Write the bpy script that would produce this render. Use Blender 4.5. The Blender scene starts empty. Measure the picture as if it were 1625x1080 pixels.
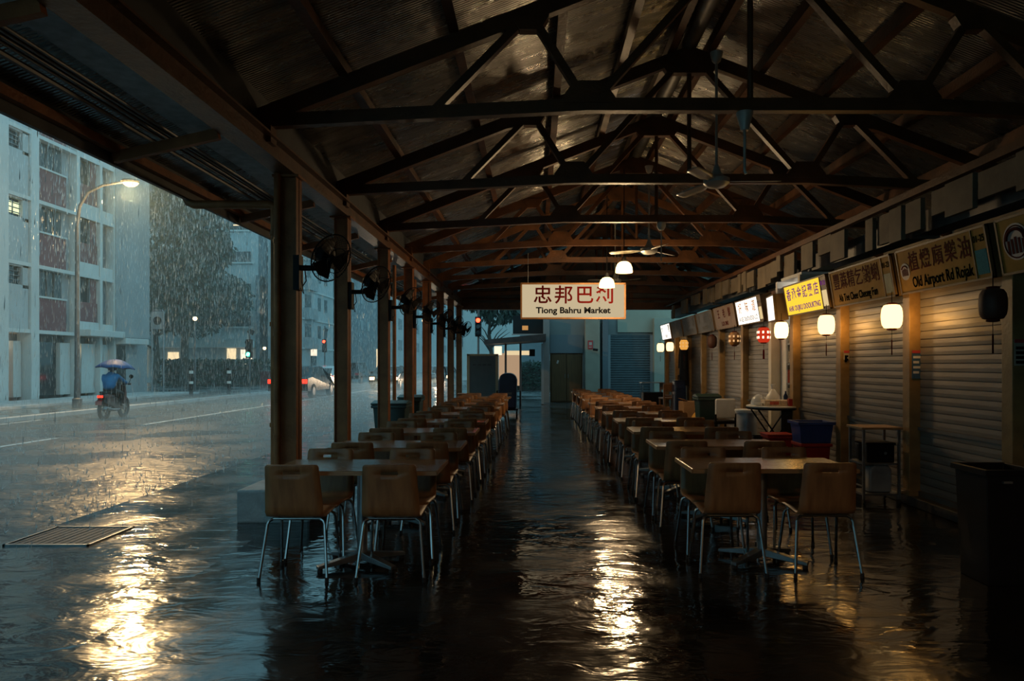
import bpy, bmesh, math, random
from mathutils import Vector, Matrix, Euler
random.seed(7)
S = bpy.context.scene
COL = S.collection
PI = math.pi
V = Vector
EYE = 1.5            # camera height (m)

# ------------------------------------------------------------------ mesh builder
class MB:
    def __init__(s): s.v = []; s.f = []
    def add(s, vs, fs):
        n = len(s.v); s.v += [tuple(p) for p in vs]; s.f += [tuple(i + n for i in f) for f in fs]; return s
    def box(s, c, d, rot=None):
        x, y, z = d[0] / 2, d[1] / 2, d[2] / 2
        vs = [V((a * x, b * y, e * z)) for e in (-1, 1) for b in (-1, 1) for a in (-1, 1)]
        if rot is not None: vs = [rot @ p for p in vs]
        c = V(c)
        return s.add([p + c for p in vs], [(0, 2, 3, 1), (4, 5, 7, 6), (0, 1, 5, 4), (2, 6, 7, 3), (0, 4, 6, 2), (1, 3, 7, 5)])
    def b2(s, x0, x1, y0, y1, z0, z1):
        return s.box(((x0 + x1) / 2, (y0 + y1) / 2, (z0 + z1) / 2), (abs(x1 - x0), abs(y1 - y0), abs(z1 - z0)))
    def beam(s, p0, p1, w, h, up=(0, 0, 1)):
        p0, p1 = V(p0), V(p1); d = (p1 - p0).normalized(); u = V(up)
        if abs(d.dot(u)) > .99: u = V((0, 1, 0))
        r = d.cross(u).normalized(); u = r.cross(d)
        vs = [p + r * a * w / 2 + u * b * h / 2 for p in (p0, p1) for a, b in ((-1, -1), (1, -1), (1, 1), (-1, 1))]
        return s.add(vs, [(3, 2, 1, 0), (4, 5, 6, 7), (0, 1, 5, 4), (1, 2, 6, 5), (2, 3, 7, 6), (3, 0, 4, 7)])
    def tube(s, pts, r, n=8, cap=True, closed=False):
        pts = [V(p) for p in pts]; m = len(pts); rs = r if isinstance(r, (list, tuple)) else [r] * m
        vs = []; prev = None
        for i, p in enumerate(pts):
            a = pts[(i - 1) % m] if (closed or i > 0) else p
            b = pts[(i + 1) % m] if (closed or i < m - 1) else p
            d = (b - a).normalized()
            if prev is None:
                u = d.orthogonal().normalized()
            else:
                u = (prev - d * prev.dot(d)); u = u.normalized() if u.length > 1e-6 else d.orthogonal().normalized()
            prev = u; w = d.cross(u)
            vs += [p + (u * math.cos(2 * PI * k / n) + w * math.sin(2 * PI * k / n)) * rs[i] for k in range(n)]
        fs = []
        for i in range(m if closed else m - 1):
            j = (i + 1) % m
            for k in range(n):
                l = (k + 1) % n; fs.append((i * n + k, i * n + l, j * n + l, j * n + k))
        if cap and not closed:
            fs.append(tuple(reversed(range(n)))); fs.append(tuple(range((m - 1) * n, m * n)))
        return s.add(vs, fs)
    def lathe(s, prof, c=(0, 0, 0), n=20, mtx=None):
        vs = []; fs = []; c = V(c)
        for r, z in prof:
            for k in range(n):
                p = V((r * math.cos(2 * PI * k / n), r * math.sin(2 * PI * k / n), z))
                if mtx is not None: p = mtx @ p
                vs.append(p + c)
        m = len(prof)
        for i in range(m - 1):
            for k in range(n):
                l = (k + 1) % n; fs.append((i * n + k, i * n + l, (i + 1) * n + l, (i + 1) * n + k))
        if prof[0][0] > 1e-4: fs.append(tuple(reversed(range(n))))
        if prof[-1][0] > 1e-4: fs.append(tuple(range((m - 1) * n, m * n)))
        return s.add(vs, fs)
    def prism(s, poly, ax, a0, a1):
        """polygon in the two axes other than ax, swept from a0 to a1 along ax ('x','y','z')"""
        def P(u, v, a): return {'x': (a, u, v), 'y': (u, a, v), 'z': (u, v, a)}[ax]
        n = len(poly)
        vs = [P(u, v, a0) for u, v in poly] + [P(u, v, a1) for u, v in poly]
        fs = [tuple(range(n)), tuple(reversed(range(n, 2 * n)))]
        fs += [(i, i + n, (i + 1) % n + n, (i + 1) % n) for i in range(n)]
        return s.add(vs, fs)
    def grid(s, rows):
        n = len(rows[0]); vs = [p for r in rows for p in r]
        fs = [(i * n + k, i * n + k + 1, (i + 1) * n + k + 1, (i + 1) * n + k) for i in range(len(rows) - 1) for k in range(n - 1)]
        return s.add(vs, fs)
    def build(s, name, m, parent=None, smooth=False, bevel=0, solid=0, fix=True):
        me = bpy.data.meshes.new(name); me.from_pydata(s.v, [], s.f)
        if fix:
            bm = bmesh.new(); bm.from_mesh(me); bmesh.ops.recalc_face_normals(bm, faces=bm.faces); bm.to_mesh(me); bm.free()
        if m: me.materials.append(m)
        if smooth:
            me.shade_smooth()
            me.set_sharp_from_angle(angle=math.radians(40))
        o = bpy.data.objects.new(name, me); COL.objects.link(o)
        if parent is not None: o.parent = parent
        if solid:
            q = o.modifiers.new('s', 'SOLIDIFY'); q.thickness = solid; q.offset = 0
        if bevel:
            q = o.modifiers.new('b', 'BEVEL'); q.width = bevel; q.segments = 2; q.limit_method = 'ANGLE'
        return o

def tag(o, label=None, cat=None, group=None, kind=None):
    if label: o['label'] = label
    if cat: o['category'] = cat
    if group: o['group'] = group
    if kind: o['kind'] = kind
    return o
def thing(name, label, cat, loc=(0, 0, 0), rz=0, group=None, mtx=None):
    o = bpy.data.objects.new(name, None); COL.objects.link(o); o.empty_display_size = .1
    if mtx is not None: o.matrix_world = mtx
    else: o.location = loc; o.rotation_euler = (0, 0, rz)
    return tag(o, label, cat, group)
KIDS = {}
def kids(o):
    return [c for c in COL.objects if c.parent == o]
def dup(o, loc, rz=None, label=None, parent=None, cache={}):
    key = o.name
    if key not in cache: cache[key] = kids(o)
    c = o.copy(); COL.objects.link(c)
    if parent is not None: c.parent = parent
    if loc is not None: c.location = loc
    if rz is not None: c.rotation_euler = (0, 0, rz)
    if label: c['label'] = label
    for k in cache[key]: dup(k, None, None, None, c)
    return c
def struct(o): o['kind'] = 'structure'; return o
ORD = ['first', 'second', 'third', 'fourth', 'fifth', 'sixth', 'seventh', 'eighth', 'ninth', 'tenth', 'eleventh', 'twelfth']

# ------------------------------------------------------------------ materials
def newmat(name):
    m = bpy.data.materials.new(name); m.use_nodes = True
    nt = m.node_tree; nt.nodes.clear()
    out = nt.nodes.new('ShaderNodeOutputMaterial'); return m, nt, out
def N(nt, t, **kw):
    n = nt.nodes.new(t)
    for k, v in kw.items():
        if k.startswith('_'): setattr(n, k[1:], v)
        else: n.inputs[k.replace('__', ' ')].default_value = v
    return n
def mat(name, c, rough=.6, metal=0., var=.25, scale=6., bump=0., bscale=30., stretch=(1, 1, 1), spec=.5, c2=None, coord='Object', rvar=0.):
    m, nt, out = newmat(name); L = nt.links
    b = N(nt, 'ShaderNodeBsdfPrincipled', Roughness=rough, Metallic=metal)
    b.inputs['Specular IOR Level'].default_value = spec
    tc = N(nt, 'ShaderNodeTexCoord'); mp = N(nt, 'ShaderNodeMapping'); mp.inputs['Scale'].default_value = stretch
    L.new(tc.outputs[coord], mp.inputs[0])
    nz = N(nt, 'ShaderNodeTexNoise', Scale=scale, Detail=5.); L.new(mp.outputs[0], nz.inputs['Vector'])
    cr = N(nt, 'ShaderNodeValToRGB')
    d = c2 if c2 else tuple(x * (1 - var) for x in c); h = c if c2 else tuple(min(1, x * (1 + var)) for x in c)
    cr.color_ramp.elements[0].position = .3; cr.color_ramp.elements[1].position = .7
    cr.color_ramp.elements[0].color = (*d, 1); cr.color_ramp.elements[1].color = (*h, 1)
    L.new(nz.outputs[0], cr.inputs[0]); L.new(cr.outputs[0], b.inputs['Base Color'])
    if rvar:
        mr = N(nt, 'ShaderNodeMapRange'); mr.inputs[1].default_value = .35; mr.inputs[2].default_value = .65
        mr.inputs[3].default_value = max(0.02, rough - rvar); mr.inputs[4].default_value = min(1, rough + rvar)
        L.new(nz.outputs[0], mr.inputs[0]); L.new(mr.outputs[0], b.inputs['Roughness'])
    if bump:
        n2 = N(nt, 'ShaderNodeTexNoise', Scale=bscale, Detail=4.); L.new(mp.outputs[0], n2.inputs['Vector'])
        bp = N(nt, 'ShaderNodeBump', Strength=bump, Distance=.02); L.new(n2.outputs[0], bp.inputs['Height']); L.new(bp.outputs[0], b.inputs['Normal'])
    L.new(b.outputs[0], out.inputs[0]); return m
def emit(name, c, s):
    m, nt, out = newmat(name)
    e = N(nt, 'ShaderNodeEmission', Strength=s); e.inputs[0].default_value = (*c, 1)
    nt.links.new(e.outputs[0], out.inputs[0]); return m

M = {}
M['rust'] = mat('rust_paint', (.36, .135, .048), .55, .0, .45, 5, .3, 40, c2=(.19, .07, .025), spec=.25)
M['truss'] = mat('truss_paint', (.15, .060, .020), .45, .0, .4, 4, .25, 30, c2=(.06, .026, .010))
M['steel'] = mat('chrome_steel', (.40, .40, .40), .22, 1., .1, 8)
M['dsteel'] = mat('dull_steel', (.25, .26, .27), .4, .9, .2, 8)
M['black'] = mat('black_plastic', (.008, .008, .009), .5, 0, .3, 10, spec=.2)
M['blackm'] = mat('black_metal', (.008, .008, .009), .5, .0, .3, 10, spec=.12)
M['rubber'] = mat('rubber', (.01, .01, .01), .7, 0, .2, 10)
M['ply'] = mat('plywood', (.34, .155, .06), .42, 0, .3, 4, .08, 60, stretch=(6, 6, .7), c2=(.21, .093, .036))
M['tabletop'] = mat('table_laminate', (.27, .155, .075), .22, 0, .1, 30, .02, 90, c2=(.23, .13, .062), rvar=.05)
M['tableedge'] = mat('table_edge_wood', (.34, .19, .085), .4, 0, .25, 8, stretch=(1, 8, 8))
M['concrete'] = mat('plinth_concrete', (.30, .31, .31), .7, 0, .25, 5, .4, 30)
M['white'] = mat('white_plastic', (.75, .75, .72), .4, 0, .06, 6)
M['cream'] = mat('cream_paint', (.62, .55, .42), .5, 0, .12, 4)
M['postgold'] = mat('stall_post_paint', (.30, .18, .065), .45, 0, .35, 5, .15, 30)
M['signwood'] = mat('stall_sign_face', (.42, .22, .035), .65, 0, .15, 5, spec=.15)
M['signdull'] = mat('stall_sign_dull_face', (.20, .13, .085), .5, 0, .25, 5)
M['signgrey'] = mat('stall_sign_grey_face', (.10, .10, .10), .5, 0, .25, 5)
M['signbox'] = mat('stall_sign_box', (.16, .095, .035), .5, 0, .3, 6)
M['maroon'] = mat('maroon_lettering', (.09, .014, .010), .8, 0, .2, 6, spec=.1)
M['ink'] = mat('black_lettering', (.004, .004, .005), .9, 0, .1, 6, spec=0)
M['inkred'] = mat('red_lettering', (.085, .005, .004), .9, 0, .1, 6, spec=0)
M['turq'] = mat('turquoise_panel', (.02, .24, .28), .7, 0, .2, 60, spec=.1)
M['badge'] = mat('pale_badge', (.45, .38, .34), .5, 0, .15, 10)
M['brick'] = mat('brown_door', (.10, .055, .022), .5, 0, .25, 4, stretch=(6, 6, .6))
M['blueplastic'] = mat('blue_plastic', (.02, .05, .22), .35, 0, .15, 6)
M['navy'] = mat('navy_plastic', (.008, .02, .06), .35, 0, .2, 6)
M['redplastic'] = mat('red_plastic', (.30, .018, .012), .4, 0, .15, 6)
M['greenbin'] = mat('dark_green_plastic', (.012, .035, .03), .4, 0, .2, 6)
M['card'] = mat('cardboard', (.30, .17, .08), .8, 0, .15, 6)
M['yellowbag'] = mat('yellow_bag', (.55, .28, .03), .5, 0, .2, 9, .5, 20)
M['panel'] = mat('dusty_panel', (.16, .125, .08), .7, 0, .3, 3, .2, 20)
M['duct'] = mat('galvanised', (.14, .14, .135), .5, .4, .25, 5)
M['conduit'] = mat('grey_conduit', (.10, .105, .11), .45, .2, .3, 6)
M['tray'] = mat('cable_tray_grey', (.42, .45, .46), .6, .1, .25, 12)
M['fascia'] = mat('fascia_board', (.045, .05, .055), .6, 0, .3, 5)
M['fanwhite'] = mat('fan_enamel', (.42, .40, .34), .35, .1, .15, 6)
M['bwall'] = mat('block_wall_paint', (.37, .41, .42), .75, 0, .10, .5, .1, 8)
M['bwhite'] = mat('block_column_paint', (.50, .53, .52), .7, 0, .08, .6)
M['bgrey'] = mat('block_grey_render', (.28, .30, .31), .8, 0, .12, .5, .2, 8)
M['bred'] = mat('block_red_panel', (.17, .065, .07), .7, 0, .15, .8)
M['bdark'] = mat('block_dark_render', (.13, .15, .165), .8, 0, .15, .5)
M['paveslab'] = mat('pale_kerb', (.40, .41, .41), .6, 0, .2, 3)
M['bark'] = mat('bark', (.05, .04, .03), .9, 0, .3, 6, .6, 15)
M['leaf'] = mat('leaves', (.03, .06, .04), .6, 0, .5, 1.2, c2=(.012, .028, .02))
M['hedge'] = mat('hedge_leaves', (.025, .06, .035), .6, 0, .5, 3, c2=(.01, .025, .016))
M['raincoat'] = mat('blue_raincoat', (.015, .15, .33), .5, 0, .2, 6)
M['umbrella'] = mat('blue_umbrella_cloth', (.008, .06, .20), .55, 0, .2, 5)
M['skin'] = mat('skin', (.35, .2, .13), .5, 0, .1, 6)
M['trouser'] = mat('dark_trousers', (.015, .017, .02), .6, 0, .2, 6)
M['carwhite'] = mat('white_car_paint', (.45, .47, .48), .2, 0, .05, 3)
M['cargrey'] = mat('grey_car_paint', (.10, .11, .12), .2, .3, .05, 3)
M['cardark'] = mat('dark_car_paint', (.03, .035, .04), .2, .3, .05, 3)
M['carred'] = mat('dark_red_car_paint', (.06, .02, .02), .2, .3, .05, 3)
M['lampgrey'] = mat('lamp_post_paint', (.12, .125, .13), .5, .4, .2, 3)
M['blueshut'] = mat('blue_grey_shutter', (.09, .115, .125), .5, .2, .15, 3)
M['marking'] = mat('road_paint', (.50, .52, .52), .5, 0, .3, 4)
M['iron'] = mat('grate_iron', (.015, .024, .03), .6, .0, .3, 20, .4, 40)
M['signred'] = mat('red_sign', (.45, .05, .05), .5, 0, .1, 6)
M['cloth'] = mat('black_cloth', (.012, .012, .014), .9, 0, .3, 8, .4, 20)
M['goods'] = mat('stacked_goods', (.62, .5, .36), .6, 0, .3, 30)
M['goodsred'] = mat('red_goods', (.5, .1, .06), .5, 0, .3, 30)

# glass of windows, dark
def glassmat(name, c, rough=.08):
    m, nt, out = newmat(name)
    b = N(nt, 'ShaderNodeBsdfPrincipled', Roughness=rough); b.inputs['Base Color'].default_value = (*c, 1)
    b.inputs['Specular IOR Level'].default_value = .4
    nt.links.new(b.outputs[0], out.inputs[0]); return m
M['glass'] = glassmat('dark_window_glass', (.018, .026, .03))
M['carglass'] = glassmat('car_glass', (.012, .014, .016), .05)
M['clearplast'] = glassmat('clear_plastic', (.55, .58, .6), .15)

# light sources
M['e_lantern'] = emit('lit_lantern_paper', (1., .63, .25), 3.0)
M['e_lanternw'] = emit('lit_pale_lantern_paper', (1., .68, .30), 3.2)
M['e_amber'] = emit('lit_amber_lantern', (1., .45, .08), .8)
M['e_redl'] = emit('lit_red_lantern', (1., .06, .02), .55)
M['e_spot'] = emit('lantern_bulb_glow', (1., .75, .45), 2.5)
M['e_pend'] = emit('pendant_glass_glow', (1., .62, .22), 7.)
M['e_yel'] = emit('yellow_lit_sign', (1., .62, .045), 1.15)
M['e_cream'] = emit('cream_lit_panel', (1., .74, .36), .75)
M['e_white'] = emit('white_lit_sign', (1., .95, .85), 1.7)
M['e_main'] = emit('market_sign_lit_face', (.78, .62, .38), .72)
M['e_room'] = emit('lit_room', (1., .80, .46), 1.1)
M['e_roomw'] = emit('lit_room_white', (1., .88, .66), 1.3)
M['e_dimroom'] = emit('dim_lit_room', (1., .62, .36), .5)
M['e_tube'] = emit('fluorescent_tube', (1., .90, .74), 30.)
M['e_street'] = emit('street_lamp_lens', (1., .62, .24), 5.)
M['e_green'] = emit('green_signal', (.1, 1., .62), 9.)
M['e_red'] = emit('red_signal', (1., .05, .02), 8.)
M['e_tail'] = emit('tail_light', (1., .03, .012), 3.)
M['e_head'] = emit('head_light', (1., .64, .32), 4.)
M['e_far'] = emit('far_lamp', (1., .72, .38), 4.)

# corrugated roof sheet: ridges run down the slope, so the wave goes along the hall
def roofmat(name, c, rough, metal):
    m, nt, out = newmat(name); L = nt.links
    b = N(nt, 'ShaderNodeBsdfPrincipled', Metallic=metal)
    tc = N(nt, 'ShaderNodeTexCoord')
    mp = N(nt, 'ShaderNodeMapping'); mp.inputs['Scale'].default_value = (.6, 4, 1); L.new(tc.outputs['Object'], mp.inputs[0])
    nz = N(nt, 'ShaderNodeTexNoise', Scale=1.6, Detail=6., Roughness=.65); L.new(mp.outputs[0], nz.inputs['Vector'])
    cr = N(nt, 'ShaderNodeValToRGB'); cr.color_ramp.elements[0].position = .32; cr.color_ramp.elements[1].position = .7
    cr.color_ramp.elements[0].color = (*[x * .35 for x in c], 1); cr.color_ramp.elements[1].color = (*c, 1)
    L.new(nz.outputs[0], cr.inputs[0]); L.new(cr.outputs[0], b.inputs['Base Color'])
    mr = N(nt, 'ShaderNodeMapRange'); mr.inputs[1].default_value = .3; mr.inputs[2].default_value = .7
    mr.inputs[3].default_value = rough + .12; mr.inputs[4].default_value = rough - .08
    L.new(nz.outputs[0], mr.inputs[0]); L.new(mr.outputs[0], b.inputs['Roughness'])
    wv = N(nt, 'ShaderNodeTexWave', Scale=9.0, Distortion=.5); wv.bands_direction = 'Y'; L.new(tc.outputs['Object'], wv.inputs['Vector'])
    n2 = N(nt, 'ShaderNodeTexNoise', Scale=2.2, Detail=3.); L.new(tc.outputs['Object'], n2.inputs['Vector'])
    b1 = N(nt, 'ShaderNodeBump', Strength=.55, Distance=.02); L.new(wv.outputs[1], b1.inputs['Height'])
    b2 = N(nt, 'ShaderNodeBump', Strength=.75, Distance=.07); L.new(n2.outputs[0], b2.inputs['Height']); L.new(b1.outputs[0], b2.inputs['Normal'])
    L.new(b2.outputs[0], b.inputs['Normal']); L.new(b.outputs[0], out.inputs[0]); return m
M['roof'] = roofmat('corrugated_roof_sheet', (.66, .66, .64), .27, .95)
M['gable'] = roofmat('gable_sheet', (.16, .16, .15), .5, .4)

# wet ground: dark base under a film of water with ripples
def wetmat(name, c, c2, rlo, rhi, rip, ripscale, pud=.9, spark=0.):
    m, nt, out = newmat(name); L = nt.links
    b = N(nt, 'ShaderNodeBsdfPrincipled'); b.inputs['IOR'].default_value = 1.5
    tc = N(nt, 'ShaderNodeTexCoord')
    big = N(nt, 'ShaderNodeTexNoise', Scale=pud, Detail=6., Roughness=.6); L.new(tc.outputs['Object'], big.inputs['Vector'])
    cr = N(nt, 'ShaderNodeValToRGB'); cr.color_ramp.elements[0].position = .38; cr.color_ramp.elements[1].position = .62
    cr.color_ramp.elements[0].color = (*c2, 1); cr.color_ramp.elements[1].color = (*c, 1)
    L.new(big.outputs[0], cr.inputs[0]); L.new(cr.outputs[0], b.inputs['Base Color'])
    mr = N(nt, 'ShaderNodeMapRange'); mr.inputs[1].default_value = .42; mr.inputs[2].default_value = .60
    mr.inputs[3].default_value = rlo; mr.inputs[4].default_value = rhi; L.new(big.outputs[0], mr.inputs[0]); L.new(mr.outputs[0], b.inputs['Roughness'])
    mp = N(nt, 'ShaderNodeMapping'); mp.inputs['Scale'].default_value = (.75, 1.25, 1); L.new(tc.outputs['Object'], mp.inputs[0])
    n1 = N(nt, 'ShaderNodeTexNoise', Scale=ripscale, Detail=3., Roughness=.5, Distortion=.6); L.new(mp.outputs[0], n1.inputs['Vector'])
    n2 = N(nt, 'ShaderNodeTexNoise', Scale=ripscale * 5, Detail=2.); L.new(mp.outputs[0], n2.inputs['Vector'])
    b1 = N(nt, 'ShaderNodeBump', Strength=rip, Distance=.05); L.new(n1.outputs[0], b1.inputs['Height'])
    b2 = N(nt, 'ShaderNodeBump', Strength=rip * .7 + spark, Distance=.008); L.new(n2.outputs[0], b2.inputs['Height']); L.new(b1.outputs[0], b2.inputs['Normal'])
    L.new(b2.outputs[0], b.inputs['Normal']); L.new(b.outputs[0], out.inputs[0]); return m
M['floor'] = wetmat('wet_hall_floor', (.022, .022, .021), (.010, .010, .010), .04, .22, .22, 4.0)
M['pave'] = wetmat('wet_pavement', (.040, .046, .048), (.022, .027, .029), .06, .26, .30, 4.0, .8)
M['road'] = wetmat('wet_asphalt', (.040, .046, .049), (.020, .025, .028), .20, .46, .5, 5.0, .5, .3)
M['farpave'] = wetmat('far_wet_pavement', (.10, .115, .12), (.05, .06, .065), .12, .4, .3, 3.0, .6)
M['darkkerb'] = mat('dark_wet_concrete', (.05, .048, .045), .45, 0, .3, 5, .3, 30)
M['purple'] = emit('backlit_purple_lettering', (.32, .08, .30), .55)
M['e_spotdim'] = emit('amber_lantern_glow', (1., .55, .22), .8)
# ================================================================== THE HALL
XP = -2.45                       # line of street posts
RX, RZ, PITCH = 1.95, 5.45, .385 # ridge
def ztop(x): return RZ - PITCH * abs(x - RX)
Y0, YE = -7.0, 22.6

def slab(name, m, x0, x1, y0, y1, z=0., t=.12):
    return struct(MB().b2(x0, x1, y0, y1, z - t, z).build(name, m))
slab('floor', M['floor'], -2.42, 6.8, Y0, YE + .6)
f = slab('floor', M['pave'], -2.42, 9, YE + .605, 30.9, -.02); tag(f, 'wet ground between the hall end and the shuttered shops behind')
slab('ground_pavement', M['pave'], -4.52, -2.435, Y0, 60, -.012)
slab('ground_road', M['road'], -13.9, -4.535, Y0, 150, -.02)
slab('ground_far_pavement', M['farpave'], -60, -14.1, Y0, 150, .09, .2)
slab('ground_cross_street', M['road'], -4.5, 60, 60.05, 150, -.02)
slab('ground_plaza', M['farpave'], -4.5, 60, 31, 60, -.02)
o = struct(MB().b2(-14.1, -13.9, Y0, 44, -.1, .10).build('trim_kerb', M['paveslab'], bevel=.02))
# raised drain kerb along the stalls
o = struct(MB().b2(3.98, 4.3, Y0, YE, 0, .10).build('trim_stall_kerb', M['darkkerb'], bevel=.01))
# back wall of the stalls, wall behind the camera
struct(MB().b2(6.7, 6.85, Y0, YE, 0, 3.9).build('wall_right', M['cream']))
struct(MB().b2(-2.5, 6.8, Y0 - .15, Y0, 0, 5.8).build('wall_back', M['bdark']))
# roof sheets (two slopes) with real thickness
for nm, xs in (('ceiling_roof_slope_street', (XP - .12, RX)), ('ceiling_roof_slope_stalls', (RX, 6.9))):
    z0, z1 = ztop(xs[0]) + .25, ztop(xs[1]) + .25
    mb = MB().prism([(xs[0], z0), (xs[1], z1), (xs[1], z1 + .05), (xs[0], z0 + .05)], 'y', Y0, YE + .4)
    struct(mb.build(nm, M['roof']))
# insulated ridge duct
# gable over the far end
mb = MB().prism([(XP, 3.46), (6.8, 3.46), (6.8, ztop(6.8) + .22), (RX, RZ + .22), (XP, ztop(XP) + .22)], 'y', YE, YE + .12)
g = struct(mb.build('wall_gable', M['gable']))
mb = MB().b2(XP, 6.8, YE - .15, YE + .05, 3.28, 3.50)
for z in (3.62, 3.86): mb.tube([(XP, YE - .08, z), (6.7, YE - .08, z)], .035, 8)
lint = mb.build('end_lintel_beam', M['truss']); tag(lint, 'dark lintel beam with two pipes across the far end of the hall', 'beam')
mb = MB()
for x in (-1.2, .9, 3.1, 4.9): mb.b2(x - .06, x + .06, YE - .1, YE - .01, 3.5, ztop(x) + .1)
gp = mb.build('gable_stud', M['truss'], lint)

# purlins: one steel member each
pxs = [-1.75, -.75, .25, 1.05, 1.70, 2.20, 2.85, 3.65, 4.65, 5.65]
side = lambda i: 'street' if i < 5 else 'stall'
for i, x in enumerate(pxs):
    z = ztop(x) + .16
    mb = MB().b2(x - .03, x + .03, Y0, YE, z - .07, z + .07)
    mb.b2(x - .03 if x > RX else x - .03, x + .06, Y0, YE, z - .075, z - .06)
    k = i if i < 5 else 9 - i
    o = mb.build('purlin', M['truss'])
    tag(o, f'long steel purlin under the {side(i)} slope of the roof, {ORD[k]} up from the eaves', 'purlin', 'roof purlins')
o = MB().tube([(RX, Y0, RZ + .13), (RX, YE, RZ + .13)], .11, 12).build('ridge_duct', M['duct'], smooth=True)
tag(o, 'silvery round duct running under the roof ridge', 'duct')

# trusses
TY = [6.3, 8.8, 11.2, 13.4, 15.6, 17.8, 20.0, 22.2]
def web(mb, a, b): mb.beam(a, b, .07, .085, (0, 1, 0))
def make_truss(label):
    t = thing('roof_truss', label, 'roof truss', (0, 0, 0), 0, 'steel roof trusses')
    mb = MB(); pts = [(-2.5, 3.70), (-.92, 3.78), (.46, 3.85), (3.44, 3.85), (4.82, 3.78), (6.6, 3.70)]
    for a, b in zip(pts, pts[1:]): mb.beam((a[0], 0, a[1]), (b[0] + .0, 0, b[1]), .09, .115)
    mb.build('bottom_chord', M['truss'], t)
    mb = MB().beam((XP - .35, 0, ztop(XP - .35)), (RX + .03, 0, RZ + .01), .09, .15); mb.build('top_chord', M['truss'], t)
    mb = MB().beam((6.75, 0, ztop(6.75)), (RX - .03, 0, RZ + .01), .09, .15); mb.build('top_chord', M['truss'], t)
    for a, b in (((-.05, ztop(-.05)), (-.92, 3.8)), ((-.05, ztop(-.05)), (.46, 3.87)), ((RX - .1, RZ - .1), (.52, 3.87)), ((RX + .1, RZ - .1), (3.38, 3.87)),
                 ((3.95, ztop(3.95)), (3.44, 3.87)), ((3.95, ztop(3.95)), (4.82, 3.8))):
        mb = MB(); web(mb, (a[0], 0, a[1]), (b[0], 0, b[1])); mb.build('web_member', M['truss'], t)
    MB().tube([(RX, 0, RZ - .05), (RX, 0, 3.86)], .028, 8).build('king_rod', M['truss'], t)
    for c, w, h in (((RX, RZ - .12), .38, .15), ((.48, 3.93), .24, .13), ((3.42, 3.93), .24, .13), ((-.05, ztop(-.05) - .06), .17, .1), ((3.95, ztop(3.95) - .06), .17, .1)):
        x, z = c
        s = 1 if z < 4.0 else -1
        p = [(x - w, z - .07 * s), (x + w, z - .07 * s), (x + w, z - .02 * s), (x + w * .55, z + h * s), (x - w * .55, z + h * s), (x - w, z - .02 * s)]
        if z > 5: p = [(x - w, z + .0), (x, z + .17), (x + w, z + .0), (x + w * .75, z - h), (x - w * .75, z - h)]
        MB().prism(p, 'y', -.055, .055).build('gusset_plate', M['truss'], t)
    MB().b2(XP - .07, XP + .07, -.07, .07, 3.5, ztop(XP) + .0).build('post_stub', M['truss'], t)
    return t
t0 = make_truss('rusty steel roof truss nearest the camera, largest in the roof'); t0.location.y = TY[0]
for i, y in enumerate(TY[1:], 1):
    lb = f'rusty steel roof truss, {ORD[i]} counted from the front of the hall' if i < 7 else 'rusty steel roof truss right in front of the far gable'
    dup(t0, (0, y, 0), None, lb)
# the near truss' long web seen against the roof
# eaves beam over the posts
mb = MB().b2(XP - .03, XP + .03, Y0, YE, 3.38, 3.56).b2(XP - .1, XP + .1, Y0, YE, 3.36, 3.385).b2(XP - .1, XP + .1, Y0, YE, 3.55, 3.57)
tag(mb.build('eaves_beam', M['truss']), 'long rust brown steel eaves beam carried by the street posts', 'beam')

# posts on the street side
PY = [6.9, 8.8, 11.2, 13.4, 15.6, 17.8, 20.0, 22.2]
for i, y in enumerate(PY):
    lb = ['thick rust brown steel post by the kerb, nearest the camera', 'rust brown steel post standing behind the first wall fan'][i] if i < 2 else f'rust brown steel post, {ORD[i]} of the row along the street'
    if i == 7: lb = 'rust brown steel post at the far end of the street row'
    t = thing('steel_post', lb, 'post', (XP, y, 0), 0, 'posts along the street')
    w = .095 if i == 0 else .085
    mb = MB().b2(-w, w, -.01, .01, 0, 3.36).b2(w - .014, w, -.085, .085, 0, 3.36).b2(-w, -w + .014, -.085, .085, 0, 3.36).b2(-w + .01, w - .01, -.06, .06, 0, 3.36)
    mb.build('shaft', M['rust'], t)
    MB().b2(-.14, .14, -.13, .13, 0, .02).build('base_plate', M['rust'], t)
    MB().b2(-.13, .13, -.12, .12, 3.34, 3.362).build('cap_plate', M['rust'], t)
p = tag(MB().b2(-2.86, -2.16, 6.62, 7.24, -.02, .30).build('plinth', M['concrete'], bevel=.02), 'low pale concrete plinth around the nearest street post', 'plinth')
# drain pipes at the nearest post
t = thing('drain_pipe', 'brown drain pipe from the canopy gutter bending down the nearest post', 'pipe', (XP, 6.9, 0))
MB().tube([(-1.03, 0, 3.34), (-1.03, 0, 3.16), (-1.0, 0, 3.11), (-.95, 0, 3.09), (-.20, 0, 3.09), (-.155, 0, 3.07), (-.145, 0, 3.02), (-.145, 0, .29)], .042, 10).build('pipe', M['rust'], t, smooth=True)
mb = MB()
for z in (.9, 1.9, 2.8): mb.tube([(-.145, 0, z - .02), (-.145, 0, z + .02)], .052, 10)
mb.build('clip', M['rust'], t)
o = MB().tube([(XP - .07, 6.76, .30), (XP - .07, 6.76, 3.36)], .032, 10)
for z in (.8, 1.8, 2.7): o.tube([(XP - .07, 6.76, z - .02), (XP - .07, 6.76, z + .02)], .040, 10)
tag(o.build('drain_pipe', M['rust'], smooth=True), 'slim brown pipe strapped to the front of the nearest post', 'pipe')
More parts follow.
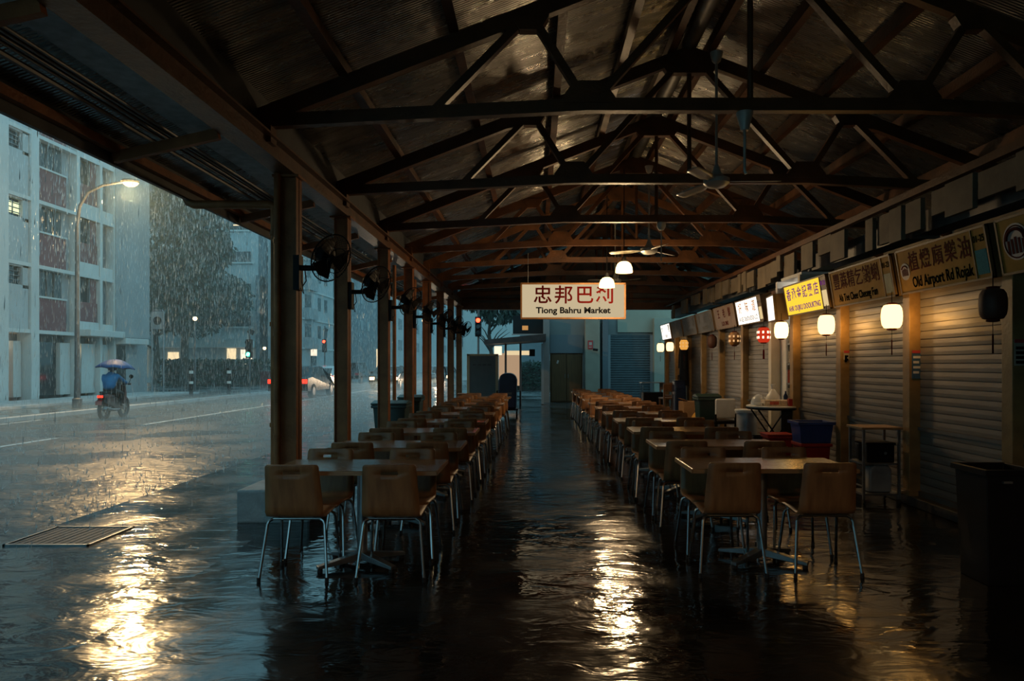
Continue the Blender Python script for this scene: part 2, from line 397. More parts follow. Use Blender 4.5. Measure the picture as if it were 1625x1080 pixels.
for i, (y, k) in enumerate(((13.0, 1), (15.2, 2), (17.4, 3))):
    o = MB().tube([(XP - .2, y, 0), (XP - .2, y, 3.36)], .035, 10).build('drain_pipe', M['rust'], smooth=True)
    tag(o, ['thin brown pipe beside the fourth street post', 'thin brown pipe beside the fifth street post', 'thin brown pipe beside the sixth street post'][i], 'pipe', 'thin pipes by the posts')

# lean-to canopy over the pavement
struct(MB().b2(XP - .10, XP - .07, Y0, YE + .3, 3.57, ztop(XP) + .27).build('wall_eaves_board', M['fascia']))
mb = MB().prism([(XP - .06, 3.62), (-3.42, 3.33), (-3.42, 3.36), (XP - .06, 3.65)], 'y', Y0, YE + .3)
struct(mb.build('ceiling_canopy', M['roof']))
gut = t = thing('canopy_gutter', 'dark box gutter and fascia along the outer edge of the canopy', 'gutter', (-3.42, 0, 0))
MB().b2(-.04, .0, Y0, YE + .3, 3.12, 3.38).build('fascia', M['fascia'], t)
mb = MB().b2(-.22, -.05, Y0, YE + .3, 3.26, 3.29).b2(-.23, -.21, Y0, YE + .3, 3.26, 3.40); mb.build('gutter_channel', M['fascia'], t)
MB().b2(.01, .07, Y0, YE, 3.20, 3.27).build('angle_rail', M['rust'], t)
o = MB().b2(-2.86, -2.58, Y0, YE, 3.40, 3.44).build('cable_tray', M['tray']); tag(o, 'flat grey cable tray under the canopy beside the eaves beam', 'cable tray')
for i, (x, z, r) in enumerate(((-2.93, 3.36, .013), (-2.975, 3.36, .013), (-3.02, 3.355, .016), (-3.07, 3.35, .013), (-3.16, 3.34, .022))):
    lb = ['grey conduit under the canopy, next to the cable tray', 'grey conduit under the canopy, second from the cable tray', 'thicker grey conduit in the middle of the canopy bundle', 'grey conduit under the canopy, fourth from the cable tray', 'thick outer pipe of the conduit bundle under the canopy'][i]
    tag(MB().tube([(x, Y0, z), (x, YE, z)], r, 8).build('conduit', M['conduit']), lb, 'conduit', 'conduits under the canopy')
ay = [3.6, 5.6, 8.0, 10.0, 12.3, 14.5, 16.7, 18.9]
for i, y in enumerate(ay):
    MB().beam((.02, y, 3.17), (.86, y, 3.36), .05, .085).build('bracing_arm', M['rust'], gut)

# ================================================================== wall fans on the posts
def make_fan(label):
    t = thing('cage_fan', label, 'fan', (0, 0, 0), 0, 'fans on the street posts')
    MB().b2(-.01, .05, -.06, .06, -.22, .12).build('bracket', M['blackm'], t)
    mb = MB().tube([(.04, 0, 0), (.20, 0, .0), (.24, 0, .03)], .028, 8); mb.build('arm', M['blackm'], t)
    ax = V((.80, -.45, -.40)).normalized()           # where it blows
    q = ax.to_track_quat('Z', 'Y').to_matrix()
    hub = V((.34, -.02, .10))
    MB().lathe([(.0, -.17), (.06, -.165), (.085, -.12), (.085, -.02), (.05, .0), (0, .0)], hub, 16, q).build('motor', M['black'], t, smooth=True)
    mb = MB(); R = .24; n = 44
    prof = [(.055, -.045), (.12, -.06), (.19, -.04), (R, .02), (.19, .085), (.12, .105), (.05, .11)]
    for k in range(n):
        a = 2 * PI * k / n
        mb.tube([hub + q @ V((r * math.cos(a), r * math.sin(a), z)) for r, z in prof], .0016, 3, cap=False)
    for r, z, w in ((R, .02, .007), (.125, -.06, .004), (.125, .105, .004), (.05, .11, .004)):
        mb.tube([hub + q @ V((r * math.cos(2 * PI * k / 32), r * math.sin(2 * PI * k / 32), z)) for k in range(32)], w, 6, closed=True)
    mb.lathe([(.055, .108), (.055, .116), (0, .118)], hub, 16, q)
    mb.build('cage', M['blackm'], t)
    mb = MB()
    for k in range(3):
        a0 = 2 * PI * k / 3; rows = []
        for r in (.03, .09, .15, .21):
            w = .35 if r < .05 else .62
            rows.append([hub + q @ V((r * math.cos(a0 + s * w), r * math.sin(a0 + s * w), .02 + s * .022)) for s in (-1, 0, 1)])
        mb.grid(rows)
    mb.lathe([(.0, .0), (.035, .0), (.035, .05), (0, .055)], hub, 12, q)
    mb.build('blade', M['black'], t, solid=.004)
    MB().tube([(.03, .05, -.2), (.08, .06, -.12), (.07, .05, -.02), (.14, .02, .02), (.2, .05, .12)], .006, 5).build('cable', M['rubber'], t)
    MB().tube([(.05, -.03, -.2), (.09, -.04, -.26), (.07, -.05, -.14)], .004, 5).build('pull_cord', M['rubber'], t)
    return t
fy = [6.85, 8.8, 11.2, 13.4, 15.6, 17.8, 20.0]
f0 = make_fan('large black cage fan on the nearest street post'); f0.location = (XP + .09, fy[0] - .02, 2.45)
fl = ['black cage fan on the second street post', 'black cage fan on the third street post', 'cage fan on the fourth street post', 'cage fan on the fifth street post', 'cage fan on the sixth street post', 'small dark cage fan on the seventh street post']
for y, l in zip(fy[1:], fl): dup(f0, (XP + .08, y, 2.42), None, l)

# ================================================================== ceiling fans
def make_cfan(label, rod):
    t = thing('ceiling_fan', label, 'ceiling fan', (0, 0, 0), 0, 'ceiling fans')
    MB().tube([(0, 0, .10), (0, 0, rod)], .016, 8).build('down_rod', M['fanwhite'], t)
    MB().lathe([(.02, rod - .13), (.05, rod - .10), (.075, rod), (0, rod)], (0, 0, 0), 16).build('canopy_cup', M['fanwhite'], t, smooth=True)
    MB().lathe([(0, -.07), (.10, -.06), (.15, -.02), (.15, .03), (.09, .06), (.055, .10), (.02, .20), (0, .2)], (0, 0, 0), 24).build('motor', M['fanwhite'], t, smooth=True)
    for k in range(3):
        a = 2 * PI * k / 3 + .25; ca, sa = math.cos(a), math.sin(a); rows = []
        for r, w in ((.13, .03), (.22, .045), (.3, .075), (.5, .075), (.68, .07), (.72, .04)):
            rows.append([(r * ca - s * w * sa, r * sa + s * w * ca, .0 + s * w * .22 - (r - .13) * .02) for s in (-1, -.3, .4, 1)])
        MB().grid(rows).build('blade', M['fanwhite'], t, solid=.006, smooth=True)
    return t
cf = make_cfan('pale ceiling fan with three blades, nearest and largest under the ridge', 1.50); cf.location = (2.10, 8.05, 3.62); cf.rotation_euler = (0, 0, -.35)
for (x, y, z, rz, l) in ((2.02, 12.35, 3.53, .5, 'pale ceiling fan above the two pendant lamps'), (1.95, 17.0, 3.55, 1.1, 'small ceiling fan just above the hanging market sign')):
    dup(cf, (x, y, z), rz, l)
t = thing('ceiling_rod', 'grey rod with a cone cup hanging from the nearest truss', 'hanging rod', (1.90, 6.3, 3.79))
MB().lathe([(.0, -.17), (.035, -.165), (.075, -.02), (.075, 0), (0, 0)], (0, 0, 0), 16).build('cone_cup', M['fanwhite'], t, smooth=True)
MB().tube([(0, 0, -.16), (0, 0, -.52), (.012, 0, -.56)], .014, 8).build('rod', M['fanwhite'], t)
t = thing('ceiling_rod', 'pale dome cup with a thin rod under the third truss', 'hanging rod', (2.03, 11.2, 3.79))
MB().lathe([(.0, -.13), (.04, -.12), (.075, -.06), (.075, 0), (0, 0)], (0, 0, 0), 16).build('dome_cup', M['fanwhite'], t, smooth=True)
MB().tube([(0, 0, -.12), (0, 0, -.62)], .01, 8).build('rod', M['fanwhite'], t)

# ================================================================== pendant lamps
def make_pendant(label, top):
    t = thing('pendant_lamp', label, 'pendant lamp', (0, 0, 0), 0, 'glass pendant lamps')
    MB().tube([(0, 0, .26), (0, 0, top)], .008, 6).build('cord', M['black'], t)
    MB().lathe([(.0, .30), (.03, .29), (.045, .24), (.06, .20), (0, .19)], (0, 0, 0), 16).build('cap', M['dsteel'], t, smooth=True)
    MB().lathe([(.155, 0), (.157, .02), (.15, .09), (.125, .155), (.08, .195), (.03, .21), (.0, .21)], (0, 0, 0), 24).build('glass_shade', M['e_pend'], t, smooth=True)
    return t
pa = make_pendant('larger lit bell pendant lamp, just above the corner of the market sign', 1.9); pa.location = (1.62, 12.7, 3.18)
pb = dup(pa, (1.43, 13.9, 3.04), 0, 'lit bell pendant lamp in front of the top edge of the market sign')
for o, e in ((pa, 90), (pb, 62)):
    l = bpy.data.lights.new('pendant_light', 'POINT'); l.energy = e; l.color = (1, .68, .36); l.shadow_soft_size = .12
    lo = bpy.data.objects.new('pendant_light', l); COL.objects.link(lo); lo.location = o.location + V((0, 0, -.14))

# ================================================================== market sign
def text(name, body, size, loc, m, parent, sx=1., ex=.004, bold=0., mtx=None):
    c = bpy.data.curves.new(name, 'FONT'); c.body = body; c.size = size; c.align_x = 'CENTER'; c.align_y = 'CENTER'
    c.extrude = ex; c.offset = bold; c.resolution_u = 3
    c.materials.append(m)
    q = bpy.data.objects.new(name, c); COL.objects.link(q); bpy.context.view_layer.update()
    me = bpy.data.meshes.new_from_object(q.evaluated_get(bpy.context.evaluated_depsgraph_get())); bpy.data.objects.remove(q)
    o = bpy.data.objects.new(name, me); COL.objects.link(o); o.parent = parent; o.location = loc; o.scale = (sx, 1, 1)
    return o
SY = 14.6
Ms = Matrix.Translation((.79, SY, 2.84)) @ Matrix.Rotation(PI / 2, 4, 'X')   # local x right, y up, z to the camera
sg = thing('market_sign', 'hanging cream market sign with red Chinese characters and black letters', 'sign', mtx=Ms)
W, H = 2.16, .71
MB().b2(-W / 2, W / 2, -H / 2, H / 2, -.07, .0).build('panel', M['e_main'], sg)
mb = MB().b2(-W / 2 - .025, W / 2 + .025, H / 2 - .012, H / 2 + .022, -.09, .02).b2(-W / 2 - .025, W / 2 + .025, -H / 2 - .03, -H / 2 + .005, -.09, .02)
mb.b2(-W / 2 - .028, -W / 2 + .005, -H / 2, H / 2, -.09, .02).b2(W / 2 - .005, W / 2 + .028, -H / 2, H / 2, -.09, .02)
mb.build('frame', mat('sign_frame', (.35, .16, .05), .5, 0, .2, 6), sg)
for ch, x in zip('忠邦巴刹', (-.64, -.2, .24, .67)):
    text('chinese_lettering', ch, .40, (x, .10, .004), M['inkred'], sg, 1., .003, .006)
text('english_lettering', 'Tiong Bahru Market', .178, (0, -.205, .004), M['ink'], sg, 1.08, .003, .0055)
for x in (-.95, .95): MB().tube([(x, .36, -.04), (x, 1.02, -.04)], .006, 6).build('hanger', M['dsteel'], sg)
# ================================================================== THE STALLS
SP = [4.25, 5.86, 7.46, 9.13, 10.8, 11.8, 13.4, 15.07, 16.7, 18.3, 19.85, 21.4]   # posts
names = ['nearest stall, at the edge of the picture', 'stall numbered 01-25', 'stall numbered 01-23', 'stall with the yellow lit sign', 'open lit stall', 'stall with the white lit sign',
         'stall with the red lettered brown sign', 'first grey signed stall', 'second grey signed stall', 'third grey signed stall', 'last stall with a small white sign']
for i, y in enumerate(SP):
    t = thing('stall_post', '', 'post', (4.06, y, .1), 0, 'posts between the stalls')
    lab = ['post in front of the nearest stall, out of the light', 'golden brown stall post with a paper notice, by the black bin', 'golden brown stall post with a blue sticker, beside the shelf trolley', 'golden brown stall post behind the blue basket',
           'golden brown stall post on the near side of the open stall', 'cream lit stall post on the far side of the open stall', 'golden brown stall post between red and amber lanterns', 'golden brown stall post beyond the amber lantern',
           'golden brown stall post beyond the dark brown lantern', 'stall post with a dark coat hanging on it', 'slim stall post between the two farthest warm lanterns', 'last stall post at the far end of the stalls'][i]
    tag(t, lab)
    m = M['cream'] if i == 5 else M['postgold']
    MB().b2(-.075, .075, -.07, .07, 0, 2.42).build('shaft', m, t, bevel=.006)
    MB().b2(-.02, .06, .07, .11, 0, 2.32).build('guide_channel', M['duct'], t)
    MB().b2(-.085, .08, -.08, .08, 0, .06).build('base_trim', m, t)

def shutter_mesh(y0, y1, z0, z1, x, pitch=.083, d=.015):
    mb = MB(); n = int((z1 - z0) / pitch); prof = []
    for k in range(n):
        z = z0 + (z1 - z0) * k / n; h = (z1 - z0) / n
        prof += [(x + d, z), (x + d, z + h * .09), (x, z + h * .12), (x - .002, z + h * .5), (x, z + h * .97)]
    prof.append((x + d, z1))
    mb.grid([[(px, y, z) for px, z in prof] for y in (y0, y1)])
    return mb
M['shutter'] = mat('shutter_slats', (.24, .215, .185), .48, .35, .18, 3, .08, 30, stretch=(1, .5, 3))
for i in range(len(SP) - 1):
    if i == 4: continue
    y0, y1 = SP[i] + .075, SP[i + 1] - .075
    lb = f'closed grey roller shutter of the {names[i]}'
    if i == 0: lb = 'closed roller shutter behind the black bin at the picture edge'
    t = thing('roller_shutter', lb, 'roller shutter', (4.10, (y0 + y1) / 2, .1), 0, 'stall shutters')
    h = (y1 - y0) / 2
    shutter_mesh(-h, h, .05, 2.34, 0).build('curtain', M['shutter'], t, solid=.004)
    MB().b2(-.025, .02, -h, h, 0, .055).build('bottom_rail', M['duct'], t)
    MB().b2(-.03, .0, -h, h, .70, .735).build('middle_rail', M['duct'], t)
    MB().b2(-.04, .12, -h, h, 2.3, 2.46).build('roller_box', M['signbox'], t)

# sign boxes: local x along the sign (towards the camera), y up, z out to the aisle
def sign_frame(yc, z=2.47, tilt=.17, x=3.875, skew=0.):
    zz = V((-math.cos(tilt), 0, -math.sin(tilt))); xx = V((0, -1, 0)); yy = zz.cross(xx)
    m = Matrix((xx, yy, zz)).transposed().to_4x4()
    if skew: m = m @ Matrix.Rotation(skew, 4, 'Y')
    return Matrix.Translation((x, yc, z)) @ m
def stall_sign(i, label, face, cn='', en='', num='', ink=None, inkcn=None, strip=None, badge=False, H=.47, w=None, yc=None, mtx=None, side=True, chsz=.24, cspan=None, ensz=.12, ensx=1., lit=False):
    y0, y1 = SP[i] + .06, SP[i + 1] - .06
    w = w or (y1 - y0); yc = yc or (y0 + y1) / 2
    t = thing('stall_sign', label, 'stall sign', mtx=mtx or sign_frame(yc), group='signs over the stalls')
    MB().b2(-w / 2, w / 2, -H / 2, H / 2, -.20, -.012).build('box', M['signbox'], t, bevel=.006)
    sw = .19 if side else 0
    x0, x1 = -w / 2 + .02, w / 2 - .02 - sw
    MB().b2(x0, x1, -H / 2 + .02, H / 2 - .02, -.02, .0).build('face', face, t)
    mb = MB().b2(-w / 2, w / 2, H / 2 - .02, H / 2, -.03, .008).b2(-w / 2, w / 2, -H / 2, -H / 2 + .02, -.03, .008).b2(-w / 2, -w / 2 + .02, -H / 2, H / 2, -.03, .008).b2(w / 2 - .02, w / 2, -H / 2, H / 2, -.03, .008)
    if side: mb.b2(x1 - .006, x1 + .006, -H / 2, H / 2, -.03, .006)
    mb.build('frame', M['signbox'], t)
    if side:
        MB().b2(x1 + .006, w / 2 - .02, -H / 2 + .02, H / 2 - .02, -.02, -.002).build('number_panel', M['signwood'] if not lit else M['signbox'], t)
        MB().b2(x1 + .025, w / 2 - .035, -H / 2 + .05, .03, -.004, .004).build('notice_panel', strip or M['turq'], t)
        if num: text('number_lettering', num, .085, ((x1 + w / 2 - .02) / 2, H / 2 - .11, .001), ink or M['ink'], t, .8, .001, .001)
    xc = (x0 + x1) / 2 + (.09 if badge else 0)
    if cn:
        sp = cspan or (x1 - x0) * .72; n = len(cn)
        for k, ch in enumerate(cn):
            text('chinese_lettering', ch, chsz, (xc + (k - (n - 1) / 2) * sp / max(1, n - 1), H * .15, .002), inkcn or ink or M['maroon'], t, .9, .001, .002)
    if en: text('english_lettering', en, ensz, (xc, -H * .28, .002), ink or M['ink'], t, ensx, .001, .002)
    if badge:
        MB().lathe([(.088, .0), (.088, .006), (0, .006)], (x0 + .12, .0, 0), 28).build('badge', M['badge'], t)
        mb = MB()
        for k in range(-2, 3): mb.b2(x0 + .12 + k * .024 - .007, x0 + .12 + k * .024 + .007, -.045, .035 - abs(k) * .008, .005, .008)
        mb.tube([(x0 + .12 + .06 * math.cos(a * PI / 8), .01 + .05 * math.sin(a * PI / 8), .006) for a in range(1, 8)], .008, 6)
        mb.build('badge_emblem', M['maroon'], t)
    return t
t = stall_sign(0, 'gold stall sign with a pale round badge, cut by the picture edge', M['signwood'], side=False)
w0 = SP[1] - SP[0] - .12
MB().lathe([(.15, .0), (.15, .006), (0, .006)], (-w0 / 2 + .22, .02, 0), 32).build('badge', M['badge'], t)
mb = MB()
for k in range(-2, 3): mb.b2(-w0 / 2 + .22 + k * .042 - .013, -w0 / 2 + .22 + k * .042 + .013, -.075, .06 - abs(k) * .012, .005, .009)
mb.tube([(-w0 / 2 + .22 + .105 * math.cos(a * PI / 8), .04 + .085 * math.sin(a * PI / 8), .007) for a in range(0, 9)], .014, 6)
mb.tube([(-w0 / 2 + .22 + .13 * math.cos(a * PI / 16), .02 + .13 * math.sin(a * PI / 16), .006) for a in range(32)], .006, 6, closed=True)
mb.build('badge_emblem', M['maroon'], t)
stall_sign(1, 'gold stall sign reading Old Airport Rd Rojak with turquoise notice', M['signwood'], '植燈廎樂油', 'Old Airport Rd Rojak', '01-25', badge=True, chsz=.21, cspan=.84, ensz=.155, ensx=.72)
stall_sign(2, 'brown stall sign reading Ah Tee Chee Cheong Fun', M['signwood'], '豐蔴精乞餬蜊', 'Ah Tee Chee Cheong Fun', '01-23', strip=mat('pale_green_notice', (.25, .27, .18), .6), chsz=.22, cspan=1.0, ensz=.13, ensx=.72, badge=False)
stall_sign(3, 'bright yellow lit stall sign with purple lettering', M['e_yel'], '香承金記藥店', 'AHK OUJKU DOOUKTNG', '01-21', ink=M['purple'], strip=M['e_cream'], chsz=.19, cspan=1.02, ensz=.11, ensx=.92, lit=True)
stall_sign(4, 'blank white lit sign turned over the open stall', M['e_white'], w=.62, H=.42, side=False, mtx=sign_frame(11.2, 2.40, .1, 3.80, -.15))
stall_sign(5, 'white lit stall sign with faint orange and grey lettering', M['e_white'], '好味道', 'A KE OUOUOOI LO', '01-17', ink=mat('faint_grey_lettering', (.42, .38, .36), .6), inkcn=mat('faint_orange_lettering', (.8, .38, .14), .6), strip=M['e_cream'], chsz=.22, cspan=.8, ensz=.12, lit=True, w=1.5)
stall_sign(6, 'brown stall sign with dark red lettering, next to the white lit one', M['signdull'], '王老鮮', 'LOI OMU', ink=M['maroon'], side=False, chsz=.2, cspan=.8)
stall_sign(7, 'unlit grey stall sign right beyond the brown one', M['signgrey'], '潮州粥', 'IOOKIIOL', ink=mat('grey_letter', (.2, .2, .2), .6), side=False)
stall_sign(8, 'unlit grey stall sign, second beyond the brown one', M['signgrey'], '海南雞', 'UIOOK IOOU', ink=bpy.data.materials['grey_letter'], side=False)
stall_sign(9, 'unlit grey stall sign beside the small white lit one', M['signgrey'], '炒粿條', 'OIKOUI', ink=bpy.data.materials['grey_letter'], side=False)
stall_sign(10, 'small white lit stall sign at the far end of the row', M['e_white'], '水粿', 'IOUK', ink=bpy.data.materials['faint_grey_lettering'], side=False)

# fascia rail and hung panels above the signs
t = thing('panel_fascia', 'row of dusty beige panels hung above the stall signs', 'fascia')
MB().b2(4.16, 4.24, 3.2, YE, 3.36, 3.44).build('rail', M['truss'], t)
MB().b2(4.20, 4.30, 3.2, YE, 2.70, 2.80).build('rail', M['truss'], t)
y = 3.6; k = 0
while y < 21.6:
    w = random.choice((.22, .3, .34, .48, .55)); h = random.uniform(.24, .40)
    if random.random() < .78:
        zt = 3.34 - random.choice((0, .03, .05))
        MB().box((4.16 + random.uniform(-.03, .03), y + w / 2, zt - h / 2), (.05, w - .03, h)).build('panel', M['panel'], t, bevel=.004)
    y += w + random.choice((.0, .0, .02, .12))
t = thing('air_duct', 'dull metal air duct on brackets behind the beige panels', 'duct')
MB().b2(4.36, 4.62, 3.0, YE - .3, 2.98, 3.22).build('duct_run', M['duct'], t)
for yy in (5, 8, 11, 14, 17, 20): MB().b2(4.33, 4.65, yy - .03, yy + .03, 2.95, 3.25).build('strap', M['dsteel'], t)

# open stall interior
struct(MB().b2(4.1, 6.6, 10.76, 10.84, .1, 2.9).build('wall_stall_near', M['cream']))
struct(MB().b2(4.1, 6.6, 11.76, 11.84, .1, 2.9).build('wall_stall_far', M['white']))
struct(MB().b2(4.16, 6.6, 10.85, 11.75, 2.9, 2.95).build('ceiling_stall', M['white']))
t = thing('tube_light', 'bright tube lamp at the ceiling of the open stall', 'tube lamp', (4.7, 11.3, 2.84))
MB().b2(-.35, .35, -.04, .04, .02, .05).build('batten', M['white'], t)
MB().tube([(-.33, 0, 0), (.33, 0, 0)], .02, 8).build('tube', M['e_tube'], t)
t = thing('goods_shelf', 'wall shelf stacked with printed boxes inside the open stall', 'shelf', (4.66, 11.72, .1))
for z in (.75, 1.08, 1.41, 1.74, 2.05): MB().b2(-.5, .5, -.24, 0, z - .012, z + .012).build('shelf_board', M['white'], t)
for x in (-.5, .5): MB().b2(x - .012, x + .012, -.24, 0, 0, 2.3).build('upright', M['white'], t)
kk = 0
for zi, z in enumerate((.762, 1.092, 1.422, 1.752)):
    for j in range(5):
        kk += 1
        o = MB().box((4.26 + j * .19, 11.58, .1 + z + .12), (.15, .16, .24 - .02 * ((j + zi) % 3))).build('goods_box', M['goodsred'] if (j + zi) % 3 == 1 else M['goods'], bevel=.004)
        o.location.z -= .01 * ((j + zi) % 3)
        tag(o, f'printed goods box on the {["lowest", "second lowest", "second highest", "highest"][zi]} stocked shelf of the open stall', 'box', 'goods on the open stall shelves')

# ================================================================== lanterns
def make_lantern(label, body, cap, tassel=True, spots=False):
    t = thing('paper_lantern', label, 'lantern', (0, 0, 0), 0, 'lanterns under the stall signs')
    prof = [(.045, -.125), (.075, -.118), (.095, -.085), (.102, -.04), (.104, .0), (.102, .04), (.095, .085), (.075, .118), (.045, .125)]
    n = 32; mb = MB()
    vs = [];
    mb.lathe(prof, (0, 0, 0), n)
    for q in range(n):       # the ribs pleat the paper
        if q % 4 == 0:
            for i in range(len(prof)):
                x, y, z = mb.v[i * n + q]; mb.v[i * n + q] = (x * .965, y * .965, z)
    mb.build('shade', body, t, smooth=True)
    MB().lathe([(.0, .12), (.05, .12), (.05, .14), (.03, .145), (0, .145)], (0, 0, 0), 16).build('top_cap', cap, t)
    MB().lathe([(.0, -.145), (.03, -.145), (.05, -.14), (.05, -.12), (0, -.12)], (0, 0, 0), 16).build('bottom_cap', cap, t)
    MB().tube([(0, 0, .14), (0, 0, .26)], .004, 5).build('cord', M['ink'], t)
    if tassel:
        MB().tube([(0, 0, -.14), (0, 0, -.24)], .0025, 5).build('tassel_string', M['ink'], t)
        MB().lathe([(.007, -.40), (.007, -.26), (.004, -.24), (0, -.24)], (0, 0, 0), 8).build('tassel', M['maroon'], t)
    if spots:
        mb = MB()
        for z in (-.04, .045):
            for k in range(8):
                a = PI / 8 + k * PI / 4
                mb.box((.103 * math.cos(a), .103 * math.sin(a), z), (.012, .028, .04), Matrix.Rotation(a, 3, 'Z'))
        mb.build('lit_window', M['e_spot'] if body is M['e_redl'] else M['e_spotdim'], t)
    return t
M['lantdark'] = mat('unlit_brown_lantern_paper', (.075, .028, .016), .6, 0, .2, 10)
def lz(py, y): return 1.5 + (578 - py) * y / 1100
L = [  # x, y, z, kind
    (3.72, 5.64, 1.99, 'dark', 'unlit dark brown lantern, nearest, under the sign numbered 01-25'),
    (3.72, 7.24, 2.00, 'lit', 'brightly lit cream lantern beside the post with the blue sticker'),
    (3.74, 8.92, 2.01, 'lit', 'lit cream lantern just under the end of the yellow lit sign'),
    (3.74, 10.55, 2.02, 'lit2', 'lit cream lantern hanging in front of the open stall'),
    (3.80, 11.55, 1.99, 'red', 'red lantern with lit windows and a red tassel'),
    (3.80, 13.25, 1.99, 'amber', 'amber lantern with glowing dots on the far side of the red one'),
    (3.78, 14.85, 1.99, 'dark', 'unlit dark brown lantern beyond the amber one'),
    (3.70, 17.3, 1.99, 'amber2', 'small amber lit lantern near the hanging coat'),
    (3.72, 19.2, 1.99, 'lit', 'small lit lantern, second from the far end of the stalls'),
    (3.62, 20.1, 1.99, 'lit', 'small lit lantern at the far end of the stalls'),
]
protos = {}
for x, y, z, kd, lb in L:
    if kd in protos: o = dup(protos[kd], (x, y, z), None, lb)
    else:
        body, cap = {'dark': (M['lantdark'], M['maroon']), 'lit': (M['e_lantern'], M['maroon']), 'lit2': (M['e_lanternw'], M['maroon']), 'red': (M['e_redl'], M['maroon']),
                     'amber': (mat('amber_lantern_paper', (.30, .13, .03), .5), M['maroon']), 'amber2': (M['e_amber'], M['maroon'])}[kd]
        o = make_lantern(lb, body, cap, kd != 'lit2', kd in ('red', 'amber', 'amber2')); o.location = (x, y, z)
        protos[kd] = o
    if kd == 'red':
        for c in kids(o):
            if c.name.startswith('tassel') and 'string' not in c.name: c.scale = (2.2, 2.2, 1); c.data.materials[0] = M['inkred']
    if kd.startswith('lit'):
        l = bpy.data.lights.new('lantern_light', 'POINT'); l.energy = 3.6 if y < 18 else 1.6; l.color = (1, .50, .12); l.shadow_soft_size = .08
        lo = bpy.data.objects.new('lantern_light', l); COL.objects.link(lo); lo.location = (x + .17, y - .03, z - .03)

# notices on posts
def notice(name, y, z, h, w, m, m2, label):
    t = thing(name, label, 'notice', (3.978, y, z))
    MB().b2(-.004, .004, -w / 2, w / 2, -h / 2, h / 2).build('sheet', m, t)
    MB().b2(-.006, .003, -w / 2, w / 2, h / 2 - .035, h / 2).build('header', M['signred'], t)
    if m2:
        mb = MB()
        for k in range(4): mb.b2(-.006, 0, -w / 2 + .015, w / 2 - .015 - .02 * (k % 2), h / 2 - .09 - k * h * .17, h / 2 - .07 - k * h * .17)
        mb.build('print', m2, t)
M['stickblue'] = mat('blue_sticker', (.05, .12, .22), .5, 0, .2, 30)
# faces turned to the camera: on the near sides of posts
def notice_y(y, x, z, h, w, m, m2, label):
    t = thing('paper_notice', label, 'notice', (x, y - .074, z))
    MB().b2(-w / 2, w / 2, -.003, .003, -h / 2, h / 2).build('sheet', m, t)
    MB().b2(-w / 2, w / 2, -.005, .0, h / 2 - .03, h / 2).build('header', M['signred'], t)
    mb = MB()
    for k in range(4): mb.b2(-w / 2 + .012, w / 2 - .012 - .015 * (k % 2), -.005, 0, h / 2 - .085 - k * h * .18, h / 2 - .06 - k * h * .18)
    mb.build('print', m2, t)
notice_y(7.46, 4.06, 1.50, .30, .10, M['stickblue'], M['white'], 'blue and white sticker on the post beside the shelf trolley')
notice_y(5.86, 4.06, 1.60, .22, .13, mat('aged_paper', (.42, .38, .30), .8), M['ink'], 'paper notice with a red header on the post by the black bin')
notice_y(9.13, 4.06, 1.62, .12, .07, bpy.data.materials['aged_paper'], M['ink'], 'small paper notice on the post behind the blue basket')
# ================================================================== TABLES AND CHAIRS
def make_table(label, group):
    t = thing('dining_table', label, 'table', (0, 0, 0), 0, group)
    w, d = 1.21, .62
    MB().b2(-w / 2 + .006, w / 2 - .006, -d / 2 + .006, d / 2 - .006, .718, .747).build('table_top', M['tabletop'], t, bevel=.003)
    mb = MB().b2(-w / 2, w / 2, -d / 2, -d / 2 + .008, .716, .744).b2(-w / 2, w / 2, d / 2 - .008, d / 2, .716, .744).b2(-w / 2, -w / 2 + .008, -d / 2, d / 2, .716, .744).b2(w / 2 - .008, w / 2, -d / 2, d / 2, .716, .744)
    mb.build('edge_band', M['tableedge'], t)
    MB().lathe([(.038, .07), (.038, .70)], (0, 0, 0), 20).build('column', M['dsteel'], t, smooth=True)
    MB().b2(-.16, .16, -.14, .14, .70, .717).build('mounting_plate', M['blackm'], t)
    for sx, sy in ((1, 1), (1, -1), (-1, 1), (-1, -1)):
        e = V((sx * .275, sy * .20, 0)); dr = e.normalized(); pr = V((-dr.y, dr.x, 0)); mb = MB()
        a, b = dr * .02, e
        vs = [a - pr * .032 + V((0, 0, .045)), a + pr * .032 + V((0, 0, .045)), a + pr * .032 + V((0, 0, .10)), a - pr * .032 + V((0, 0, .10)),
              b - pr * .024 + V((0, 0, .022)), b + pr * .024 + V((0, 0, .022)), b + pr * .024 + V((0, 0, .045)), b - pr * .024 + V((0, 0, .045))]
        mb.add(vs, [(0, 1, 2, 3), (4, 7, 6, 5), (0, 4, 5, 1), (1, 5, 6, 2), (2, 6, 7, 3), (3, 7, 4, 0)])
        f = mb.build('foot', M['dsteel'], t, bevel=.004)
        MB().lathe([(.02, .0), (.02, .024), (0, .024)], (b.x - dr.x * .02, b.y - dr.y * .02, 0), 10).build('glide', M['rubber'], f)
    return t

